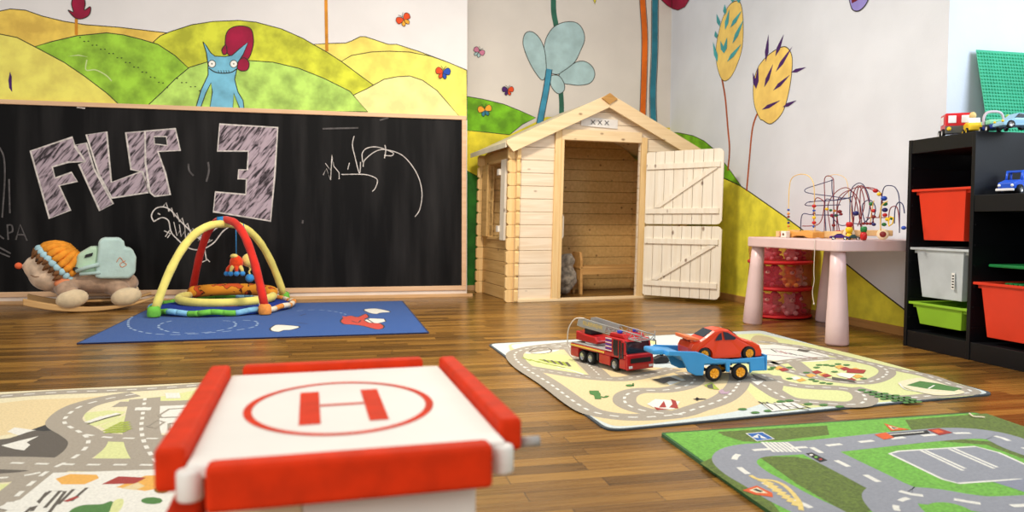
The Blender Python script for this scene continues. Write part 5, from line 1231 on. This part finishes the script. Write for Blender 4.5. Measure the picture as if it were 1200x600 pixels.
for y in (-w2-.0012, w2+.0002): MB().use(fyel).bx(-.16, .043, y, y+.001, .053, .059).build('side_stripe', ft, 0)
MB().use(fdark).bx(-.0, .010, -w2-.001, -w2+.015, .022, .05).bx(-.0, .010, w2-.015, w2+.001, .022, .05).build('side_niche', ft, .001)
cabp = [(.046, .0625), (.160, .0625), (.160, .066), (.150, .108), (.140, .116), (.046, .116)]
MB().use(fred).prism(cabp, (0, -w2, 0), (1, 0, 0), (0, 0, 1), (0, Wt, 0)).build('cab', ft, .003)
MB().use(fred).prism([(.05, .1165), (.14, .1165), (.128, .13), (.062, .13)], (0, -w2+.012, 0), (1, 0, 0), (0, 0, 1), (0, Wt-.024, 0)).build('cab_roof', ft, .003)
for s_ in (-1, 1):
    y0 = s_*(w2+.0006)-.0005
    MB().use(glassd).prism([(.098, .055), (.118, .055), (.118, .110), (.094, .110), (.090, .085)], (0, y0, 0), (1, 0, 0), (0, 0, 1), (0, .001, 0)).build('side_window', ft, 0)
    MB().use(glassd).bx(.124, .134, y0, y0+.001, .045, .110).build('side_window', ft, 0)
    MB().use(glassd).bx(.138, .149, y0, y0+.001, .050, .104).build('side_window', ft, 0)
    for k in range(7):
        o = MB().use(fwhite if k % 2 == 0 else fblue).bx(.050, .084, y0, y0+.001, .066+k*.007, .0695+k*.007).build('louvre', ft, 0)
MB().use(glassd).add([(.1605, -w2+.006, .067), (.1605, w2-.006, .067), (.1515, w2-.01, .107), (.1515, -w2+.01, .107)], [(0, 1, 2, 3)]).build('windscreen', ft, -1)
MB().use(fred).prism([(.1605, .012), (.168, .012), (.169, .034), (.166, .062), (.1605, .066)], (0, -w2, 0), (1, 0, 0), (0, 0, 1), (0, Wt, 0)).build('front_panel', ft, .002)
MB().use(fdark).bx(.1695, .171, -w2+.014, w2-.014, .036, .052).build('grille', ft, 0)
for s_ in (-1, 1): MB().use(fwhite).bx(.1695, .1715, s_*(w2-.014)-.008, s_*(w2-.014)+.008, .018, .027).build('headlamp', ft, .001)
for s_ in (-1, 1): MB().use(fdark).tube([(.160, s_*(w2+.003), .112), (.172, s_*(w2+.006), .108), (.172, s_*(w2+.006), .075)], .002, 6).build('mirror_arm', ft)
for s_ in (-1, 1): MB().use(fblue).bx(.092, .108, s_*.035-.008, s_*.035+.008, .1305, .140).build('beacon', ft, .002)
for x in (-.088, -.038, .100):
    for s_ in (-1, 1): wheel(ft, (x, s_*(w2-.008), .0215), .0215, .018, chrome)
# turntable, ladder
MB().use(fgrey).cyl((-.075, 0, .0665), (-.075, 0, .072), .045, n=24).build('turntable', ft)
MB().use(fred).prism([(-.155, .0725), (-.03, .0725), (-.022, .082), (-.04, .098), (-.10, .100), (-.155, .108)], (0, -.040, 0), (1, 0, 0), (0, 0, 1), (0, .08, 0)).build('turret', ft, .004)
MB().use(fdark).bx(-.115, -.075, -.03, .03, .1005, .124).build('ladder_bracket', ft, .003)
# ladder frame: slopes gently down to the front
A0 = Vector((-.160, 0, .137)); B0 = Vector((.205, 0, .124)); dl = (B0-A0).normalized(); nl = Vector((-dl.z, 0, dl.x))
for s_ in (-1, 1):
    y0 = s_*.030-.002
    def LP(t, hh): p = A0+(B0-A0)*t+nl*hh; return (p.x, p.z)
    o = MB().use(fgrey).prism([LP(0, -.012), LP(.02, .016), LP(.10, .022), LP(.50, .016), LP(.46, -.014), LP(.1, -.014)], (0, y0, 0), (1, 0, 0), (0, 0, 1), (0, .004, 0)).build('ladder_side', ft, .001)
    mb = MB().use(fgrey)
    top_ = [(.48, .015), (1, .010)]; bo = [(.44, -.013), (1, -.010)]
    def q3(t, hh): p = A0+(B0-A0)*t+nl*hh; return Vector((p.x, s_*.030, p.z))
    mb.tube([q3(*top_[0]), q3(*top_[1])], .0022, 6).tube([q3(*bo[0]), q3(*bo[1])], .0022, 6)
    for k in range(8):
        t0 = .5+k*.0625; mb.tube([q3(t0, -.012 if k % 2 else .013), q3(t0+.0625, .012 if k % 2 else -.011)], .0015, 6)
    mb.tube([q3(1, -.011), q3(1, .025)], .0015, 6)
    mb.build('ladder_lattice', ft)
    if True:
        ang = math.atan2(dl.z, dl.x)
        if s_ < 0: Mx = Matrix.Translation(Vector(((A0+(B0-A0)*.27+nl*.004).x, y0-.0012, (A0+(B0-A0)*.27+nl*.004).z))) @ Matrix.Rotation(-ang, 4, 'Y') @ Matrix.Rotation(R(90), 4, 'X')
        else: Mx = Matrix.Translation(Vector(((A0+(B0-A0)*.27+nl*.004).x, y0+.0052, (A0+(B0-A0)*.27+nl*.004).z))) @ Matrix.Rotation(-ang, 4, 'Y') @ Matrix.Rotation(R(180), 4, 'Z') @ Matrix.Rotation(R(90), 4, 'X')
        text_mesh('FEUERWEHR', .021, fyel, 'lettering', o, Mx)
for k in range(15):
    t_ = .04+k*.065; p = A0+(B0-A0)*t_-nl*.010; MB().use(fgrey).tube([(p.x, -.0275, p.z), (p.x, .0275, p.z)], .0016, 6).build('rung', ft)
MB().use(mat('hose_white', (214, 206, 200), .6)).tube(cr([(-.11, -.034, .158), (-.145, -.05, .154), (-.168, -.062, .12), (-.172, -.066, .08), (-.166, -.068, .045), (-.145, -.07, .018), (-.118, -.069, .012)], 6), .0022, 8).build('hose', ft)

# ================================================================== BLUE TRAILER with the orange car
tc_ = at(838, 441, 2, .0065)
tl = thing('toy_trailer', 'light blue plastic toy car trailer with yellow wheels carrying the orange car', 'toy vehicle', (1.285, 2.395, .0085), R(0))
tbl = mat('trailer_blue', (58, 150, 214), .35, .04, spec=.5); tyw = mat('hub_yellow', (246, 176, 44), .4, .03)
TWd = .062
side = [(-.165, .075), (-.145, .036), (-.115, .022), (-.088, .022), (-.085, .062), (-.004-.0, .062), (.0, .03), (.012, .03), (.014, .062), (.088, .062), (.092, .022), (.10, .030), (.150, .030), (.147, .080), (.02, .074), (-.05, .079), (-.085, .096), (-.115, .106), (-.215, .112), (-.222, .096), (-.175, .092)]
for s_ in (-1, 1): MB().use(tbl).prism(side, (0, s_*TWd-(.0 if s_ > 0 else .010), 0), (1, 0, 0), (0, 0, 1), (0, .010, 0)).build('side_wall', tl, .003)
MB().use(tbl).bx(-.11, .148, -TWd+.0005, TWd-.0005, .056, .066).build('bed', tl, .002)
MB().use(tbl).prism([(-.222, .094), (-.175, .090), (-.135, .062), (-.11, .0505), (-.11, .06), (-.13, .075), (-.165, .102), (-.215, .108)], (0, -TWd+.0005, 0), (1, 0, 0), (0, 0, 1), (0, 2*TWd-.001, 0)).build('front_ramp', tl, .002)
MB().use(tbl).prism([(-.265, .095), (-.265, .113), (-.223, .113), (-.223, .095)], (0, -.045, 0), (1, 0, 0), (0, 0, 1), (0, .09, 0)).build('hitch_plate', tl, .006)
MB().use(tbl).bx(.1505, .157, -TWd-.01, TWd+.01, .03, .086).build('tailgate', tl, .002)
for x in (-.048, .052):
    for s_ in (-1, 1): wheel(tl, (x, s_*(TWd+.004), .0285), .0285, .018, tyw, spokes=6)
MB().use(fdark).cyl((-.048, -TWd+.005, .0285), (-.048, TWd-.005, .0285), .006).build('axle', tl); MB().use(fdark).cyl((.052, -TWd+.005, .0285), (.052, TWd-.005, .0285), .006).build('axle', tl)
hk = thing('toy_hitch', 'small black plastic coupling piece lying between fire truck and blue trailer', 'toy part', (*at(775, 425, 2, .0065).xy, .0065), R(5))
MB().use(fdark).prism([(-.035, 0), (.02, 0), (.035, .01), (.03, .026), (-.01, .03), (-.04, .018)], (0, -.015, 0), (1, 0, 0), (0, 0, 1), (0, .03, 0)).build('coupling', hk, .004)
MB().use(fdark).cyl((.0, 0, .03), (.0, 0, .042), .008, n=12).build('pin', hk)
# orange car
oc = thing('toy_car', 'orange red toy sports car with yellow wheels and rear spoiler on the blue trailer', 'toy vehicle', (1.295, 2.395, .0755), R(-1))
ored = mat('car_orange', (226, 62, 24), .3, .03, spec=.5, coat=.3); CWd = .108
prof = [(-.140, .022), (-.142, .048), (-.132, .066), (-.105, .070), (-.080, .084), (-.045, .106), (-.015, .111), (.012, .108), (.042, .088), (.062, .074), (.10, .066), (.130, .050), (.140, .030), (.140, .014)]
def arc(cx, cz, r_, a0, a1, n=8): return [(cx+r_*math.cos(R(a0+(a1-a0)*i/n)), cz+r_*math.sin(R(a0+(a1-a0)*i/n))) for i in range(n+1)]
low = [(.115, .012)]+arc(.086, .022, .030, -20, 200)+[(.05, .010), (-.05, .010)]+arc(-.086, .022, .030, -20, 200)+[(-.122, .014)]
outl = prof+low
cr2 = [tuple(p) for p in prof]
mb = MB().use(ored)
n = len(outl); secs = [(-.5, .955), (-.40, 1.0), (.40, 1.0), (.5, .955)]; vs = []
for y, sc in secs:
    for x, z in outl:
        tp = max(0, (z-.066)/.045); vs.append(Vector((x*sc, y*CWd*(1-.20*tp), .012+(z-.012)*(sc if z > .03 else 1))))
fs = [tuple(reversed(range(n))), tuple(range(3*n, 4*n))]
for k in range(3):
    for i in range(n): fs.append((k*n+i, k*n+(i+1) % n, (k+1)*n+(i+1) % n, (k+1)*n+i))
mb.add(vs, fs).build('body', oc, .003, seg=3)
gl = mat('window_dark_blue', (18, 22, 46), .12, spec=.7)
for s_ in (-1, 1):
    def sp(x, z): tp = max(0, (z-.066)/.045); return (x, s_*(CWd*.5*(1-.20*tp)*1.0+.0006), z)
    def sq(x, z): return Vector(sp(x, z))
    MB().use(gl).flat([sq(-.012, .102), sq(.006, .099), sq(.036, .080), (sq(.030, .074)), sq(-.008, .074)]).build('side_window', oc, -1)
    MB().use(gl).flat([sq(-.018, .100), sq(-.018, .074), sq(-.046, .072), sq(-.030, .092)]).build('quarter_window', oc, -1)
MB().use(gl).add([(-.082, -.040, .0845), (-.082, .040, .0845), (-.048, .035, .1062), (-.048, -.035, .1062)], [(0, 1, 2, 3)]).build('rear_window', oc, -1)
MB().use(gl).add([(.046, -.041, .0876), (.046, .041, .0876), (.016, .036, .1082), (.016, -.036, .1082)], [(0, 1, 2, 3)]).build('windscreen', oc, -1)
sp_ = MB().use(mat('spoiler_orange', (238, 118, 66), .35)).prism([(-.150, .078), (-.105, .074), (-.100, .080), (-.150, .090)], (0, -CWd*.46, 0), (1, 0, 0), (0, 0, 1), (0, CWd*.92, 0)).bx(-.128, -.118, -.035, -.027, .062, .077).bx(-.128, -.118, .027, .035, .062, .077).build('spoiler', oc, .002)
for x in (-.086, .086):
    for s_ in (-1, 1): wheel(oc, (x, s_*(CWd/2-.006), .0245), .0245, .018, tyw, spokes=8)

# ================================================================== HELIPAD TOY in the foreground
hz = .36
hp_ = thing('toy_helipad', 'white toy helipad with a red H and red edge bars in the foreground', 'toy building', (-.008, .845, 0), R(3))
hw, hd, hb = .136, .205, .162
hwhite = mat('helipad_white', (236, 233, 226), .5, .02); hred = mat('helipad_red', (216, 52, 12), .7, .05, 40, .15, bump=.15, bscale=500); hcream = mat('helipad_cream', (240, 224, 190), .55, .03)
MB().use(hwhite).bx(-hw, hw, -hd, hb, hz-.012, hz).build('platform', hp_, .003)
# painted circle and H
mb = MB(); N_ = 64; rx, ry = .100, .117; cyy = -.0325
def ringf(mb, z, rx0, ry0, rx1, ry1, m):
    vs = []; fs = []
    for i in range(N_):
        a = 2*math.pi*i/N_; vs += [(rx0*math.cos(a), cyy+ry0*math.sin(a), z), (rx1*math.cos(a), cyy+ry1*math.sin(a), z)]
    for i in range(N_): j = (i+1) % N_; fs.append((2*i, 2*i+1, 2*j+1, 2*j))
    mb.use(m); mb.add([(v[0]-.005, v[1], v[2]) for v in vs], fs)
ringf(mb, hz+.0005, rx, ry, rx-.0085, ry-.0085, hred)
zz = hz+.0005
for (xa, xb, yc, yd) in ((-.048, -.027, -.105, .037), (.0205, .040, -.105, .035), (-.0265, .020, -.034, -.026)): mb.use(hred).flat([(xa, yc, zz), (xb, yc, zz), (xb, yd, zz), (xa, yd, zz)])
mb.build('landing_mark', hp_, -1)
def bar(x0, x1, y0, y1, z0, z1, nm='edge_bar'): return MB().use(hred).bx(x0, x1, y0, y1, z0, z1).build(nm, hp_, .005, seg=3)
bar(-.122, .115, hb+.001, hb+.024, hz-.020, hz+.010)           # back
bar(-.118, .118, -hd-.024, -hd-.001, hz-.034, hz+.005)         # front
bar(-hw-.026, -hw-.001, -hd+.012, hb+.012, hz-.026, hz+.012)    # left
bar(hw+.001, hw+.024, -hd+.030, hb+.006, hz-.020, hz+.012)      # right
for x in (-.133, .133):
    o = MB().use(hwhite).cyl((x, -hd+.004, hz-.030), (x, -hd+.004, hz-.004), .0105).build('corner_post', hp_, .003)
    MB().use(hwhite).cyl((x, hb-.004, hz-.0405), (x, hb-.004, hz-.0125), .0125).build('corner_post', hp_)
MB().use(mat('peg_grey', (176, 172, 166), .5)).tube([(hw+.0245, -hd+.050, hz-.018), (hw+.047, -hd+.050, hz-.018)], .0055, 14).build('peg', hp_, .0)
MB().use(hwhite).bx(-.044, .112, -hd+.02, hb-.02, .0, hz-.0125).build('tower_wall', hp_, .002)
MB().use(hcream).bx(-.125, -.0445, -hd+.03, hb-.02, .0, hz-.05).build('annex_wall', hp_, .002)
bar(-.157, -.1255, -hd-.015, hb-.03, hz-.068, hz-.046, 'lower_edge_bar')
MB().use(hcream).bx(-.150, -.1255, -hd+.02, hb-.04, .0, hz-.0685).build('lower_annex', hp_, .002)
